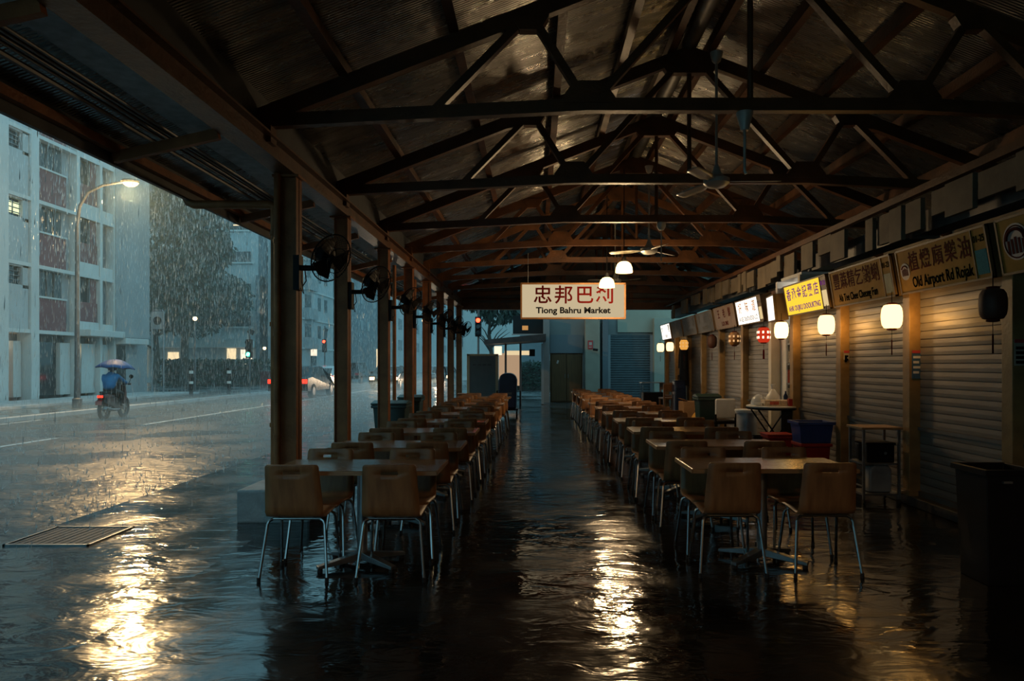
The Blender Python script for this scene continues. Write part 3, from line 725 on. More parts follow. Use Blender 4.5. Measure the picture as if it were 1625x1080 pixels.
def make_chair(label, group):
    """sitter looks along +y; plywood shell with a hand slot, four tube legs"""
    t = thing('plywood_chair', label, 'chair', (0, 0, 0), 0, group)
    # shell centre line, front lip of the seat to the top of the back
    P = [(.205, .425), (.19, .440), (.16, .447), (.05, .445), (-.06, .436), (-.125, .433), (-.165, .445), (-.187, .475), (-.198, .52), (-.208, .58), (-.218, .645), (-.228, .705), (-.2365, .741), (-.238, .752), (-.2395, .763), (-.244, .79), (-.2465, .803), (-.248, .812)]
    Wd = [.18, .192, .197, .2, .2, .2, .2, .2, .199, .196, .192, .188, .187, .186, .185, .184, .180, .168]
    U = [-1, -.72, -.33, -.27, 0, .27, .33, .72, 1]
    mb = MB(); n = len(U)
    rows = []
    for (y, z), w in zip(P, Wd):
        r = []
        for u in U:
            bow = .012 * (abs(u) ** 2) * (1 if z > .5 else .35)
            if z > .5: r.append((u * w, y + bow, z))
            else: r.append((u * w, y, z + bow))
        rows.append(r)
    vs = [p for r in rows for p in r]; fs = []
    for i in range(len(rows) - 1):
        for k in range(n - 1):
            if 12 <= i < 14 and 2 <= k < 6: continue       # the hand slot
            fs.append((i * n + k, i * n + k + 1, (i + 1) * n + k + 1, (i + 1) * n + k))
    mb.add(vs, fs)
    o = mb.build('shell', M['ply'], t, smooth=True, solid=.012)
    seat = o
    # steel: each leg a tube, joined by seat rails
    for sx in (-1, 1):
        for nm, top, knee, foot in (('rear', (sx * .165, -.13, .418), (sx * .198, -.145, .395), (sx * .235, -.215, .012)), ('front', (sx * .165, .10, .425), (sx * .196, .115, .40), (sx * .222, .185, .012))):
            k2 = V(knee) * .85 + V(foot) * .15
            q = V(top) * .25 + V(knee) * .75
            leg = MB().tube([top, q + V((0, 0, .004)), (V(knee) * .8 + k2 * .2), k2, foot], .0105, 8).build('leg', M['steel'], t, smooth=True)
            MB().lathe([(.014, 0), (.014, .03), (.011, .032)], (foot[0], foot[1], 0), 8).build('foot_cap', M['rubber'], leg)
    mb = MB().tube([(-.17, -.13, .418), (.17, -.13, .418)], .0105, 8).tube([(-.17, .10, .425), (.17, .10, .425)], .0105, 8)
    for sx in (-.12, .12): mb.tube([(sx, -.13, .422), (sx, .10, .43)], .009, 6)
    mb.build('seat_frame', M['steel'], t)
    mb = MB()
    for sx in (-.12, .12):
        for y in (-.12, .09): mb.lathe([(.014, .425), (.014, .437)], (sx, y, 0), 8)
    mb.build('mount', M['rubber'], t)
    return t

rows = [('street', -1.30, -1.18, 5.20, 1.37, 9), ('stall', 1.73, 1.60, 5.30, 1.385, 11)]
tb = ch = None
for rn, xa, xb, y0, pitch, n in rows:
    for i in range(n):
        y = y0 + pitch * i; x = xa + (xb - xa) * i / (n - 1)
        extra = 'nearest the camera' if i == 0 else f'{ORD[i]} from the front'
        lb = f'wood topped pedestal dining table of the {rn} side row, {extra}'
        if i == n - 1: lb = f'wood topped pedestal dining table at the far end of the {rn} side row'
        g = f'dining tables of the {rn} side row'
        if tb is None: tb = o = make_table(lb, g); o.location = (x, y, 0)
        else: o = dup(tb, (x, y, 0), 0, lb); o['group'] = g
        for nf, dy, rz in (('near', -.205, 0), ('far', .235, PI)):
            for ais, sx in (('aisle', 1 if rn == 'street' else -1), ('outer', -1 if rn == 'street' else 1)):
                jx, jy, jr = random.uniform(-.025, .025), random.uniform(-.025, .015), random.uniform(-.05, .05)
                if i == 0: jx, jy, jr = (0, 0, 0)
                cl = f'plywood chair on the {nf} side of the {ORD[i]} {rn} row table, {ais} seat'
                gg = f'plywood chairs of the {rn} side row'
                loc = (x + sx * .335 - (.04 if rn == 'street' and i == 0 else 0) + jx, y + dy + (jy if rz == 0 else -jy), 0)
                if ch is None: ch = c = make_chair(cl, gg); c.location = loc; c.rotation_euler = (0, 0, rz + jr)
                else: c = dup(ch, loc, rz + jr, cl); c['group'] = gg

# ================================================================== THINGS BY THE STALLS
# shelf trolley
t = thing('shelf_trolley', 'narrow metal shelf trolley with a wood top in front of a shutter', 'trolley', (3.72, 7.62, 0))
for sx in (-.19, .19):
    for sy in (-.16, .16):
        p = MB().b2(sx - .012, sx + .012, sy - .012, sy + .012, .05, .80).build('upright', M['dsteel'], t)
        MB().tube([(sx - .012, sy, .025), (sx + .012, sy, .025)], .025, 12).build('wheel', M['rubber'], p)
MB().b2(-.22, .22, -.19, .19, .80, .825).build('top_board', M['tableedge'], t, bevel=.003)
for z in (.10, .43): MB().b2(-.2, .2, -.17, .17, z - .01, z + .01).build('shelf', M['dsteel'], t)
for z in (.18,):
    MB().b2(-.2, -.18, -.17, .17, z, z + .012).b2(.18, .2, -.17, .17, z, z + .012).build('rail', M['dsteel'], t)
t = thing('black_crate', 'black box on the middle shelf of the shelf trolley', 'box', (3.73, 7.62, .441))
MB().b2(-.15, .15, -.13, .13, 0, .19).build('body', M['black'], t, bevel=.01)
MB().b2(-.16, .16, -.14, .14, .19, .215).build('lid', M['blackm'], t, bevel=.006)
MB().lathe([(.016, 0), (.016, .004), (0, .004)], (.05, -.131, .1), 10, Matrix.Rotation(PI / 2, 3, 'X')).build('latch', M['dsteel'], t)
t = thing('water_jug', 'white plastic jug on the bottom shelf of the shelf trolley', 'jug', (3.75, 7.62, .111))
MB().prism([(-.12, 0), (.12, 0), (.125, .05), (.125, .24), (.10, .285), (.04, .30), (-.06, .30), (-.12, .25), (-.125, .05)], 'y', -.09, .09).build('body', mat('jug_plastic', (.34, .34, .33), .5), t, bevel=.02)
MB().lathe([(.025, .29), (.025, .305), (0, .305)], (.03, 0, 0), 12).build('cap', M['dsteel'], t)
# big black bin, near right
def open_bin(name, label, loc, w, d, h, m, group=None, rim=.02, cat='bin'):
    t = thing(name, label, cat, loc, 0, group)
    tp = .86; mb = MB(); a, b = w / 2, d / 2; th = .012
    o = [(-a * tp, -b * tp, 0), (a * tp, -b * tp, 0), (a * tp, b * tp, 0), (-a * tp, b * tp, 0), (-a, -b, h), (a, -b, h), (a, b, h), (-a, b, h)]
    i = [(-a * tp + th, -b * tp + th, th), (a * tp - th, -b * tp + th, th), (a * tp - th, b * tp - th, th), (-a * tp + th, b * tp - th, th), (-a + th, -b + th, h), (a - th, -b + th, h), (a - th, b - th, h), (-a + th, b - th, h)]
    fs = [(0, 3, 2, 1), (0, 1, 5, 4), (1, 2, 6, 5), (2, 3, 7, 6), (3, 0, 4, 7), (8, 9, 10, 11), (8, 12, 13, 9), (9, 13, 14, 10), (10, 14, 15, 11), (11, 15, 12, 8), (4, 5, 13, 12), (5, 6, 14, 13), (6, 7, 15, 14), (7, 4, 12, 15)]
    mb.add(o + i, fs).build('body', m, t, bevel=.006)
    mb = MB().b2(-a - rim, a + rim, -b - rim, -b + .004, h - .04, h).b2(-a - rim, a + rim, b - .004, b + rim, h - .04, h).b2(-a - rim, -a + .004, -b, b, h - .04, h).b2(a - .004, a + rim, -b, b, h - .04, h)
    mb.build('rim', m, t, bevel=.004)
    return t
t = open_bin('rubbish_bin', 'tall black rubbish bin in front of the shutter by the picture edge', (3.22, 4.85, 0), .36, .36, .79, M['black'])
MB().b2(-.08, -.02, -.203, -.18, .70, .715).build('badge', M['dsteel'], t)
mb = MB(); mb.b2(-.15, .15, -.15, .15, .70, .72); mb.build('liner', M['cloth'], t)
# crates behind the first right table
t = open_bin('plastic_crate', 'red plastic crate on the floor under the blue basket', (3.76, 9.45, .0), .38, .34, .44, M['redplastic'], 'plastic crates', cat='crate')
t = open_bin('plastic_basket', 'deep blue plastic basket stacked on the red crate', (3.76, 9.45, .442), .46, .36, .29, M['blueplastic'], cat='basket', rim=.025)
t = open_bin('plastic_crate', 'red plastic crate with a lid beside the open stall post', (3.52, 10.1, .0), .34, .30, .48, M['redplastic'], 'plastic crates', cat='crate')
MB().b2(-.20, .20, -.18, .18, .48, .50).build('lid', M['redplastic'], t, bevel=.006)
# round table of the open stall
t = thing('folding_table', 'round white folding table in front of the open stall', 'table', (3.78, 11.05, 0))
MB().lathe([(.40, .82), (.41, .83), (.41, .845), (.40, .85), (0, .85)], (0, 0, 0), 32).build('table_top', M['white'], t, smooth=True)
MB().lathe([(.395, .79), (.415, .80), (.415, .822), (0, .822)], (0, 0, 0), 32).build('edge_rim', M['black'], t)
for a, b in (((-.3, -.2), (.25, -.2)), ((.3, -.2), (-.25, -.2)), ((-.3, .2), (.25, .2)), ((.3, .2), (-.25, .2))):
    MB().tube([(a[0], a[1], .80), (b[0], b[1], .0)], .013, 8).build('leg', M['black'], t)
t = thing('table_skirt_cloth', 'black cloth hanging under the right side of the round table', 'cloth', (3.98, 10.98, 0))
rows_ = []
for z in (.0, .3, .6, .79): rows_.append([(-.16 + k * .04, -.22 + .02 * math.sin(k * 1.7 + z * 2), z) for k in range(10)])
MB().grid(rows_).build('drape', M['cloth'], t, solid=.01)
tx, ty, tz = 3.78, 11.05, .851
def top_thing(name, label, cat, dx, dy): return thing(name, label, cat, (tx + dx, ty + dy, tz))
t = top_thing('food_tray', 'white tray with red print on the round folding table', 'tray', .0, -.12)
MB().b2(-.20, .22, -.10, .10, 0, .09).build('body', M['goods'], t, bevel=.008)
MB().b2(-.12, .02, -.104, -.09, .02, .07).build('print', M['goodsred'], t)
t = top_thing('red_box', 'small red box at the front of the round folding table', 'box', .20, -.26)
MB().b2(-.05, .05, -.035, .035, 0, .11).build('body', M['redplastic'], t, bevel=.006)
MB().b2(-.052, .052, -.037, .037, .09, .115).build('lid', M['redplastic'], t)
t = top_thing('plastic_bag', 'knotted white plastic bag standing on the round folding table', 'bag', .06, .16)
MB().lathe([(.09, 0), (.12, .05), (.11, .13), (.06, .2), (.025, .25), (.03, .28), (.05, .33), (0, .32)], (0, 0, 0), 14).build('body', M['white'], t, smooth=True)
t = top_thing('food_cover', 'clear plastic dome cover on the round folding table', 'dome cover', -.18, .12)
MB().lathe([(.13, 0), (.13, .05), (.10, .12), (.05, .16), (0, .17)], (0, 0, 0), 18).build('dome', M['clearplast'], t, smooth=True)
t = top_thing('bowl', 'small white bowl near the left edge of the round folding table', 'bowl', -.27, -.12)
MB().lathe([(.03, 0), (.05, .01), (.07, .045), (.065, .045), (.04, .015), (0, .012)], (0, 0, 0), 16).build('body', M['white'], t, smooth=True)
t = top_thing('sauce_bottle', 'dark sauce bottle at the back of the round folding table', 'bottle', .24, .1)
MB().lathe([(.035, 0), (.035, .14), (.012, .19), (.012, .22), (0, .22)], (0, 0, 0), 12).build('body', M['navy'], t, smooth=True)
t = thing('storage_drum', 'white rimmed metal drum left of the round folding table', 'drum', (3.58, 11.75, 0))
MB().lathe([(.17, .0), (.17, .70)], (0, 0, 0), 28).build('body', mat('drum_metal', (.42, .44, .45), .35, .3), t, smooth=True)
mb = MB()
for z in (.28, .70): mb.lathe([(.17, z - .012), (.19, z - .012), (.19, z + .012), (.17, z + .012)], (0, 0, 0), 28)
mb.build('hoop', M['white'], t)
MB().lathe([(.19, .71), (.2, .715), (.2, .74), (0, .745)], (0, 0, 0), 28).build('lid', M['white'], t)
open_bin('waste_basket', 'small black waste basket in front of the metal drum', (3.63, 11.3, 0), .19, .19, .34, M['black'])
# white-backed chair and green bin
def office_chair():
    t = thing('padded_chair', 'black framed chair with a cream padded back against the shutters', 'chair', (3.40, 12.75, 0), .3)
    MB().b2(-.2, .2, .14, .2, .52, .88).build('backrest', M['white'], t, bevel=.03)
    MB().b2(-.22, .22, -.2, .2, .42, .48).build('seat', M['black'], t, bevel=.015)
    for sx in (-.2, .2):
        for sy in (-.18, .18): MB().b2(sx - .015, sx + .015, sy - .015, sy + .015, 0, .42 if sy < 0 else .6).build('leg', M['black'], t)
    return t
oc = office_chair(); oc.rotation_euler = (0, 0, PI + .25)
def wheelie(label, loc, m, w=.5, d=.55, h=.86, group=None, rz=0):
    t = thing('wheelie_bin', label, 'wheelie bin', loc, rz, group)
    a, b = w / 2, d / 2; tp = .8
    MB().add([(-a * tp, -b * tp, .05), (a * tp, -b * tp, .05), (a * tp, b * tp, .05), (-a * tp, b * tp, .05), (-a, -b, h), (a, -b, h), (a, b, h), (-a, b, h)],
             [(0, 3, 2, 1), (0, 1, 5, 4), (1, 2, 6, 5), (2, 3, 7, 6), (3, 0, 4, 7), (4, 5, 6, 7)]).build('body', m, t, bevel=.02)
    MB().prism([(-b - .03, h + .005), (b + .02, h + .005), (b + .02, h + .03), (.0, h + .075), (-b - .03, h + .035)], 'x', -a - .03, a + .03).build('lid', m, t, bevel=.01)
    MB().b2(-a - .025, a + .025, -b - .03, b + .02, h - .05, h).build('rim', m, t, bevel=.01)
    for sx in (-1, 1): MB().tube([(sx * (a * tp + .0), b * .75, .09), (sx * (a * tp + .05), b * .75, .09)], .09, 16).build('wheel', M['rubber'], t)
    MB().tube([(-a * .7, b + .0, h - .02), (-a * .7, b + .08, h + .0), (a * .7, b + .08, h + .0), (a * .7, b, h - .02)], .014, 8).build('handle', m, t)
    return t
wheelie('dark green wheelie bin behind the cream backed chair', (3.32, 13.45, 0), M['greenbin'], .40, .42, .86, None)
bg = 'wheelie bins by the street posts'
wheelie('dark green wheelie bin behind the third street post', (-2.52, 12.15, 0), M['greenbin'], .56, .50, .80, bg)
wheelie('dark green wheelie bin behind the fourth street post', (-2.50, 13.95, 0), M['greenbin'], .42, .46, .82, bg)
t = thing('cardboard_box', 'brown cardboard box beside the dark green bin near the shutters', 'box', (3.30, 14.7, 0), .1)
MB().b2(-.22, .22, -.18, .18, 0, .72).build('body', M['card'], t, bevel=.004)
MB().box((-.16, 0, .74), (.14, .36, .006), Matrix.Rotation(.5, 3, 'Y')).box((.17, 0, .73), (.14, .36, .006), Matrix.Rotation(-.3, 3, 'Y')).build('flap', M['card'], t)
t = thing('yellow_bag', 'crumpled yellow bag in front of the cardboard box', 'bag', (3.30, 14.1, 0))
MB().lathe([(.10, 0), (.16, .08), (.17, .28), (.12, .45), (.05, .54), (.07, .6), (0, .58)], (0, 0, 0), 16).build('body', M['yellowbag'], t, smooth=True)
# coat hanging on a stall post
t = thing('dark_coat', 'long dark coat hanging on a post between the far stalls', 'coat', (3.95, 18.2, 0))
rr = []
for z, w, d in ((2.15, .06, .05), (2.08, .14, .07), (1.9, .2, .09), (1.5, .2, .1), (1.1, .24, .11), (.95, .25, .11)):
    rr.append([(d * math.sin(a) - .06, w * math.cos(a), z + .012 * math.sin(5 * a)) for a in [k * 2 * PI / 16 for k in range(17)]])
MB().grid(rr).build('body', M['cloth'], t, smooth=True)
for s in (-1, 1): MB().tube([(-.06, s * .15, 2.03), (-.09, s * .25, 1.75), (-.10, s * .27, 1.40)], [.06, .055, .05], 8).build('sleeve', M['cloth'], t, smooth=True)
t = thing('navy_bag', 'tall navy bag standing below the hanging coat', 'bag', (3.72, 18.0, 0))
MB().prism([(-.2, 0), (.2, 0), (.22, .9), (.14, 1.1), (-.14, 1.1), (-.22, .9)], 'x', -.14, .14).build('body', M['navy'], t, bevel=.04)
MB().tube([(0, -.1, 1.08), (0, -.07, 1.22), (0, .07, 1.22), (0, .1, 1.08)], .014, 8).build('handle', M['black'], t)
# black counter and stools at the far right
t = thing('black_cart', 'black serving cart with a steel rail at the far end of the stalls', 'cart', (3.30, 19.6, 0))
MB().b2(-.28, .28, -.22, .22, .12, .72).build('cabinet', M['black'], t, bevel=.01)
MB().b2(-.33, .33, -.25, .25, .98, 1.0).build('top_shelf', M['dsteel'], t)
for sx in (-.3, .3):
    for sy in (-.22, .22): MB().tube([(sx, sy, .06), (sx, sy, .99)], .012, 8).build('post', M['dsteel'], t); MB().tube([(sx - .015, sy, .04), (sx + .015, sy, .04)], .04, 10).build('wheel', M['rubber'], t)
def tall_chair(label, loc, rz):
    t = thing('high_chair', label, 'chair', loc, rz, 'wooden high chairs')
    for sx in (-.17, .17):
        for sy in (-.17, .17): MB().b2(sx - .018, sx + .018, sy - .018, sy + .018, 0, .58 if sy < 0 else .98).build('leg', M['ply'], t)
    MB().b2(-.2, .2, -.2, .2, .58, .62).build('seat', M['ply'], t, bevel=.008)
    MB().b2(-.19, .19, .155, .19, .78, .98).build('backrest', M['ply'], t, bevel=.008)
    MB().b2(-.17, .17, -.18, -.16, .25, .28).build('footrest', M['ply'], t)
    return t
h0 = tall_chair('wooden high chair beside the black serving cart', (3.55, 18.6, 0), 3.3)
dup(h0, (3.76, 19.9, 0), 2.9, 'wooden high chair behind the other one, against the last shutters')

# ================================================================== FAR END OF THE HALL
t = thing('notice_board', 'grey faced notice board in a cream frame at the far left end', 'notice board', (-1.62, 21.2, 0))
MB().b2(-.41, .41, -.02, .02, .50, 1.76).build('panel', mat('grey_board_face', (.16, .18, .18), .5, 0, .1, 3), t)
mb = MB().b2(-.48, -.395, -.04, .035, 0, 1.82).b2(.395, .48, -.04, .035, 0, 1.82).b2(-.47, .47, -.04, .04, 1.76, 1.82).b2(-.41, .41, -.035, .035, .44, .50)
mb.build('frame', mat('board_frame_wood', (.72, .52, .30), .5, 0, .1, 4), t, bevel=.004)
mb = MB()
for k in range(4): mb.b2(-.3 + k * .15, -.19 + k * .15, -.024, -.018, 1.47, 1.51)
mb.build('printed_line', M['signgrey'], t)
t = thing('covered_trolley', 'tall navy covered trolley bin on a wheeled frame at the row end', 'trolley', (-.82, 20.6, 0))
MB().prism([(-.27, .20), (.25, .20), (.27, 1.05), (.22, 1.18), (.10, 1.25), (-.10, 1.25), (-.22, 1.18), (-.28, 1.0)], 'y', -.28, .28).build('cover', M['navy'], t, bevel=.05, smooth=False)
MB().b2(-.02, .12, -.285, -.27, .62, .68).build('label_patch', M['duct'], t)
mb = MB().b2(-.3, .3, -.3, .3, .15, .19)
for sx in (-.32, .36): mb.tube([(sx, -.28, .18), (sx, -.28, .72), (sx, .28, .72), (sx, .28, .18)], .014, 8)
mb.build('frame', M['blackm'], t)
for sx in (-.26, .26):
    for sy in (-.24, .24): MB().tube([(sx - .02, sy, .07), (sx + .02, sy, .07)], .07, 14).build('wheel', M['rubber'], t)
t = thing('low_planter', 'brown box planter between the last street post and the notice board', 'planter', (-2.20, 21.6, 0))
MB().b2(-.2, .26, -.2, .2, 0, .55).build('box', M['rust'], t, bevel=.01)
MB().b2(-.23, .29, -.23, .23, .55, .6).build('rim', M['rust'], t, bevel=.006)

# shops behind the hall (front at y = 28)
SYF = 28.0
def X(px, y=SYF): return (px - 850) * y / 1100
def Z(py, y=SYF): return 1.5 + (578 - py) * y / 1100
w = MB().b2(X(865), X(925), SYF + .05, SYF + .4, Z(560), 6).b2(X(925), X(965), SYF + .05, SYF + .4, -.05, 6).b2(X(965), 14, SYF + .05, SYF + .4, Z(531), 6).b2(X(1036), 14, SYF + .05, SYF + .4, -.05, 6)
struct(w.build('wall_far_shops', mat('shop_wall_paint', (.19, .19, .18), .8, 0, .1, 1)))
struct(MB().b2(X(980), 14, SYF - .02, SYF + .06, Z(527), Z(480)).build('wall_far_shops_fascia', mat('shop_fascia_paint', (.33, .32, .25), .8, 0, .08, 1)))
struct(MB().b2(X(873), X(925), SYF - .0, SYF + .06, Z(560), Z(531)).build('wall_far_shops_lintel', M['bdark']))
for px0, px1, m in ((862, 872, mat('pier_grey_paint', (.19, .20, .20), .7, 0, .1, 2)), (928, 951, mat('pier_cream_paint', (.30, .27, .21), .7, 0, .1, 2)), (955, 964, M['bdark']), (1036, 1062, mat('pier_pale_paint', (.30, .30, .24), .7, 0, .1, 2))):
    struct(MB().b2(X(px0), X(px1), SYF - .3, SYF + .1, -.05, Z(505)).build('wall_far_shops_pier', m, bevel=.01))
d = MB().b2(X(873), X(924.5), SYF + .06, SYF + .12, -.02, Z(560)).build('door_1', M['brick']); d['kind'] = 'structure'; d['label'] = 'brown double door in the far wall'
for s in (-1, 1):
    MB().b2(X(899) + s * .02, X(899) + s * .60, SYF + .03, SYF + .065, .02, Z(562)).build('leaf', M['brick'], d, bevel=.006)
    MB().tube([(X(899) + s * .06, SYF + .02, .95), (X(899) + s * .06, SYF + .02, 1.12)], .012, 6).build('handle', M['dsteel'], d)
MB().box((X(885), SYF + .02, Z(574)), (.07, .012, .14), Matrix.Rotation(.3, 3, 'Y')).build('sticker', M['badge'], d)
t = thing('roller_shutter', 'blue grey roller shutter of the shop beyond the hall end', 'roller shutter', ((X(967) + X(1034)) / 2, SYF + .08, 0))
hw = (X(1034) - X(967)) / 2; mb = MB(); prof = []; n = 28
for k in range(n):
    z = Z(531) * k / n; h = Z(531) / n
    prof += [(.0, z), (-.025, z + h * .25), (-.025, z + h * .75), (.0, z + h * .97)]
mb.grid([[(x, y, z) for y, z in prof] for x in (-hw, hw)]); mb.build('curtain', M['blueshut'], t, solid=.004)
for s in (-1, 1): MB().b2(s * hw - .05, s * hw + .05, -.06, .02, 0, Z(531)).build('guide', M['bgrey'], t)
MB().b2(-hw, hw, -.04, .0, 0, .08).build('bottom_rail', M['duct'], t)
t = thing('fire_sign', 'small red and white wall sign on the cream pier far away', 'sign', (X(936), SYF - .31, Z(547)))
MB().b2(-.1, .1, -.01, .01, -.17, .17).build('plate', M['signred'], t)
MB().b2(-.06, .06, -.016, -.009, -.02, .1).b2(-.06, .06, -.016, -.009, -.12, -.08).build('symbol', M['badge'], t)
t = thing('security_camera', 'dark security camera below the red wall sign', 'camera', (X(943), SYF - .42, Z(554.5)))
MB().tube([(-.08, 0, 0), (.1, -.05, -.02)], .05, 10).build('housing', M['black'], t); MB().b2(-.02, .02, 0, .12, -.02, .02).build('arm', M['black'], t)
# canopy and lit kiosk left of the doors
t = thing('kiosk', 'lit kiosk with a dark flat canopy beyond the hall end', 'kiosk', (X(815, 26.5), 26.5, 0))
def kx(px): return X(px, 26.5) - X(815, 26.5)
def kz(py): return Z(py, 26.5)
MB().prism([(kx(771), kz(547)), (kx(866), kz(541)), (kx(866), kz(531)), (kx(771), kz(540))], 'y', -.9, 1.4).build('canopy', M['fascia'], t)
MB().b2(kx(791), kx(826), .25, .3, kz(612), kz(560)).build('lit_panel', emit('kiosk_lit_wall', (1., .66, .40), .42), t)
MB().b2(kx(800), kx(840), .2, .25, kz(563), kz(556)).build('light_strip', emit('kiosk_light_strip', (1., .78, .45), .8), t)
MB().b2(kx(784), kx(796), .1, .2, kz(563), kz(549)).build('lit_sign', emit('kiosk_round_lamp', (1., .86, .62), 1.2), t)
for px in (802.5, 826): MB().b2(kx(px) - .04, kx(px) + .04, -.05, .05, 0, kz(545)).build('post', M['lampgrey'], t)
MB().b2(kx(840), kx(849), -.2, .1, kz(565), kz(554)).build('loudspeaker', M['black'], t)
MB().b2(kx(859), kx(863), -.1, .1, 0, kz(545)).build('side_panel', M['bgrey'], t)
t = thing('dark_window', 'dark window with an orange glow above the kiosk canopy', 'window', (X(845), SYF + .3, 0))
MB().b2(-.8, .5, -.05, .2, Z(529), Z(500)).build('pane', M['glass'], t)
MB().b2(-.42, -.18, -.07, -.04, Z(523), Z(516)).build('glow', emit('orange_glow', (1., .5, .16), .5), t)
MB().b2(-.85, .55, -.08, .02, Z(531), Z(529)).build('sill', M['bgrey'], t)
# ================================================================== STREET
# painted lines, grate
def line(lb, x0, x1, y0, y1):
    o = MB().b2(x0, x1, y0, y1, -.021, -.016).build('trim_road_line', M['marking']); return struct(o)
line('', -9.95, -9.83, 17.5, 60)
for y in (9.2, 12.4): line('', -9.95, -9.83, y, y + 1.9)
line('', -13.6, -13.5, 13, 19)
g = thing('drain_grate', 'iron drain grate set in the wet pavement at the road edge', 'grate', (-4.08, 6.1, -.02))
MB().b2(-.34, .34, -.31, .31, 0, .012).build('plate', M['iron'], g)
mb = MB()
for k in range(11): mb.b2(-.32 + k * .062, -.29 + k * .062, -.29, .29, .012, .015)
mb.b2(-.02, .02, -.31, .31, .012, .016)
mb.build('bar', M['iron'], g)
mb = MB().b2(-.36, -.34, -.33, .33, 0, .022).b2(.34, .36, -.33, .33, 0, .022).b2(-.36, .36, -.33, -.31, 0, .022).b2(-.36, .36, .31, .33, 0, .022)
mb.build('frame', M['dsteel'], g)

# ---- the apartment block across the road, front at x = -19.5
FX = -19.5
def yb(px): return -FX * 1100 / (850 - px)
fl = [2.8 + 2.55 * k for k in range(6)]
M['bikeblack'] = mat('bike_black_panels', (.012, .012, .014), .4)
bl = thing('apartment_block', 'pale apartment block with red parapet panels across the road', 'building', (FX, 30, .09))
def bb(x0, x1, y0, y1, z0, z1): return MB().b2(x0, x1, y0 - 30, y1 - 30, z0 - .09, z1 - .09)
TOP = 16.2
bb(-9, -1.3, -45, 34.7, .09, TOP).build('wall', M['bwall'], bl)
bb(-9, .1, -45, 34.8, TOP, TOP + .25).build('roof_slab', M['bwhite'], bl)
bb(-3, .12, 32.0, 34.8, 2.78, TOP).build('end_wall', M['bgrey'], bl)
bb(-3, .0, 32.3, 34.8, .09, 2.78).build('end_wall', M['bgrey'], bl)
bb(-2.2, .6, 32.0, 33.9, 2.45, 2.72).build('entrance_canopy', M['bwhite'], bl, bevel=.03)
bb(-.9, .05, 32.1, 32.9, .09, 2.4).build('entrance_door', M['glass'], bl)
for k, z in enumerate(fl):
    bb(-1.3, .06, 6, 32.1, z - .09, z + .05).build('floor_slab', M['bwhite'], bl)
# bays: (px start, px end, kind); more bays towards the camera are outside the picture but carry the front on
bays = [(yb(-420), yb(-346), 'a'), (yb(-330), yb(-200), 'c'), (yb(-190), yb(-120), 'a'), (yb(-115), yb(-5), 'c'), (yb(12), yb(46), 'a'), (yb(60), yb(106), 'c'), (yb(107), yb(119), 'r'), (yb(125), yb(156), 'd'), (yb(161), yb(178), 'e')]
for y0, y1, kd in bays:
    for k in range(5):
        z = fl[k]; zt = z + 2.46
        if kd == 'a':
            bb(-1.3, -.02, y0, y1, z + .05, z + 1.72).build('parapet', M['bwall'], bl)
            bb(-1.3, -.02, y0, y1, zt - .06, zt + .1).build('parapet', M['bwall'], bl)
            lit = (k == 1 and abs(y0 - yb(12)) < .1)
            w = bb(-.4, -.2, y0, y1 - .30, z + 1.72, zt - .06).build('window', M['glass'], bl)
            if lit:
                for q in range(3): bb(-.24, -.17, y0 + .15 + q * .38, y0 + .42 + q * .38, z + 1.86, z + 2.28).build('lit_pane', emit('stair_tube', (.9, 1., .55), 1.3) if q == 0 else bpy.data.materials['stair_tube'], w)
            for q in range(3): bb(-.2, -.12, y0, y1 - .30, z + 1.88 + q * .17, z + 1.91 + q * .17).build('louvre', M['bdark'], w)
            bb(-1.3, -.02, y1 - .30, y1, z + 1.6, zt).build('wall_strip', M['bwall'], bl)
        elif kd == 'c':
            bb(-.4, -.03, y0, y1, z + .05, z + 1.33).build('parapet_panel', M['bred'], bl)
            bb(-.42, .03, y0, y1, z + 1.33, z + 1.40).build('sill', M['bwhite'], bl)
            w = bb(-.5, -.25, y0, y1, z + 1.40, zt).build('window', M['glass'], bl)
            for q in range(1, 4): bb(-.27, -.2, y0 + (y1 - y0) * q / 4 - .025, y0 + (y1 - y0) * q / 4 + .025, z + 1.40, zt).build('mullion', M['bdark'], w)
        elif kd == 'r':
            bb(-1.3, -.25, y0, y1, z, zt + .1).build('recess_wall', M['bgrey'], bl)
        elif kd == 'd':
            bb(-.4, .03, y0, y1, z - .09, z + .55).build('band', M['bwhite'], bl)
            bb(-.5, -.05, y0, y1, z + .55, z + 1.40).build('parapet_panel', M['bred'], bl)
            w = bb(-.5, -.22, y0, y1 - .0, z + 1.4, zt).build('window', M['glass'], bl)
            bb(-.3, -.1, y0 + (y1 - y0) * .70, y1, z + 1.4, zt).build('window_blind', M['bred'], w)
            bb(-.24, -.12, y0 + (y1 - y0) * .66, y0 + (y1 - y0) * .70, z + 1.4, zt).build('mullion', M['bdark'], w)
        else:
            bb(-.4, .03, y0, y1, z - .09, z + .5).build('band', M['bwhite'], bl)
            bb(-1.2, -.3, y0, y1, z + .5, zt).build('recess_wall', M['bdark'], bl)
for a, b in ((-428, -421), (-345, -331), (-199, -191), (-119, -116), (-4, 11), (47, 59.5), (119.5, 124.5), (156.5, 160.5), (178.5, 182)):
    bb(-.5, .08, yb(a), yb(b), .09, TOP).build('column', M['bwhite'], bl, bevel=.02)
bb(-.8, .55, yb(124), yb(180), 2.72, 3.0).build('entrance_canopy', M['bwhite'], bl, bevel=.02)
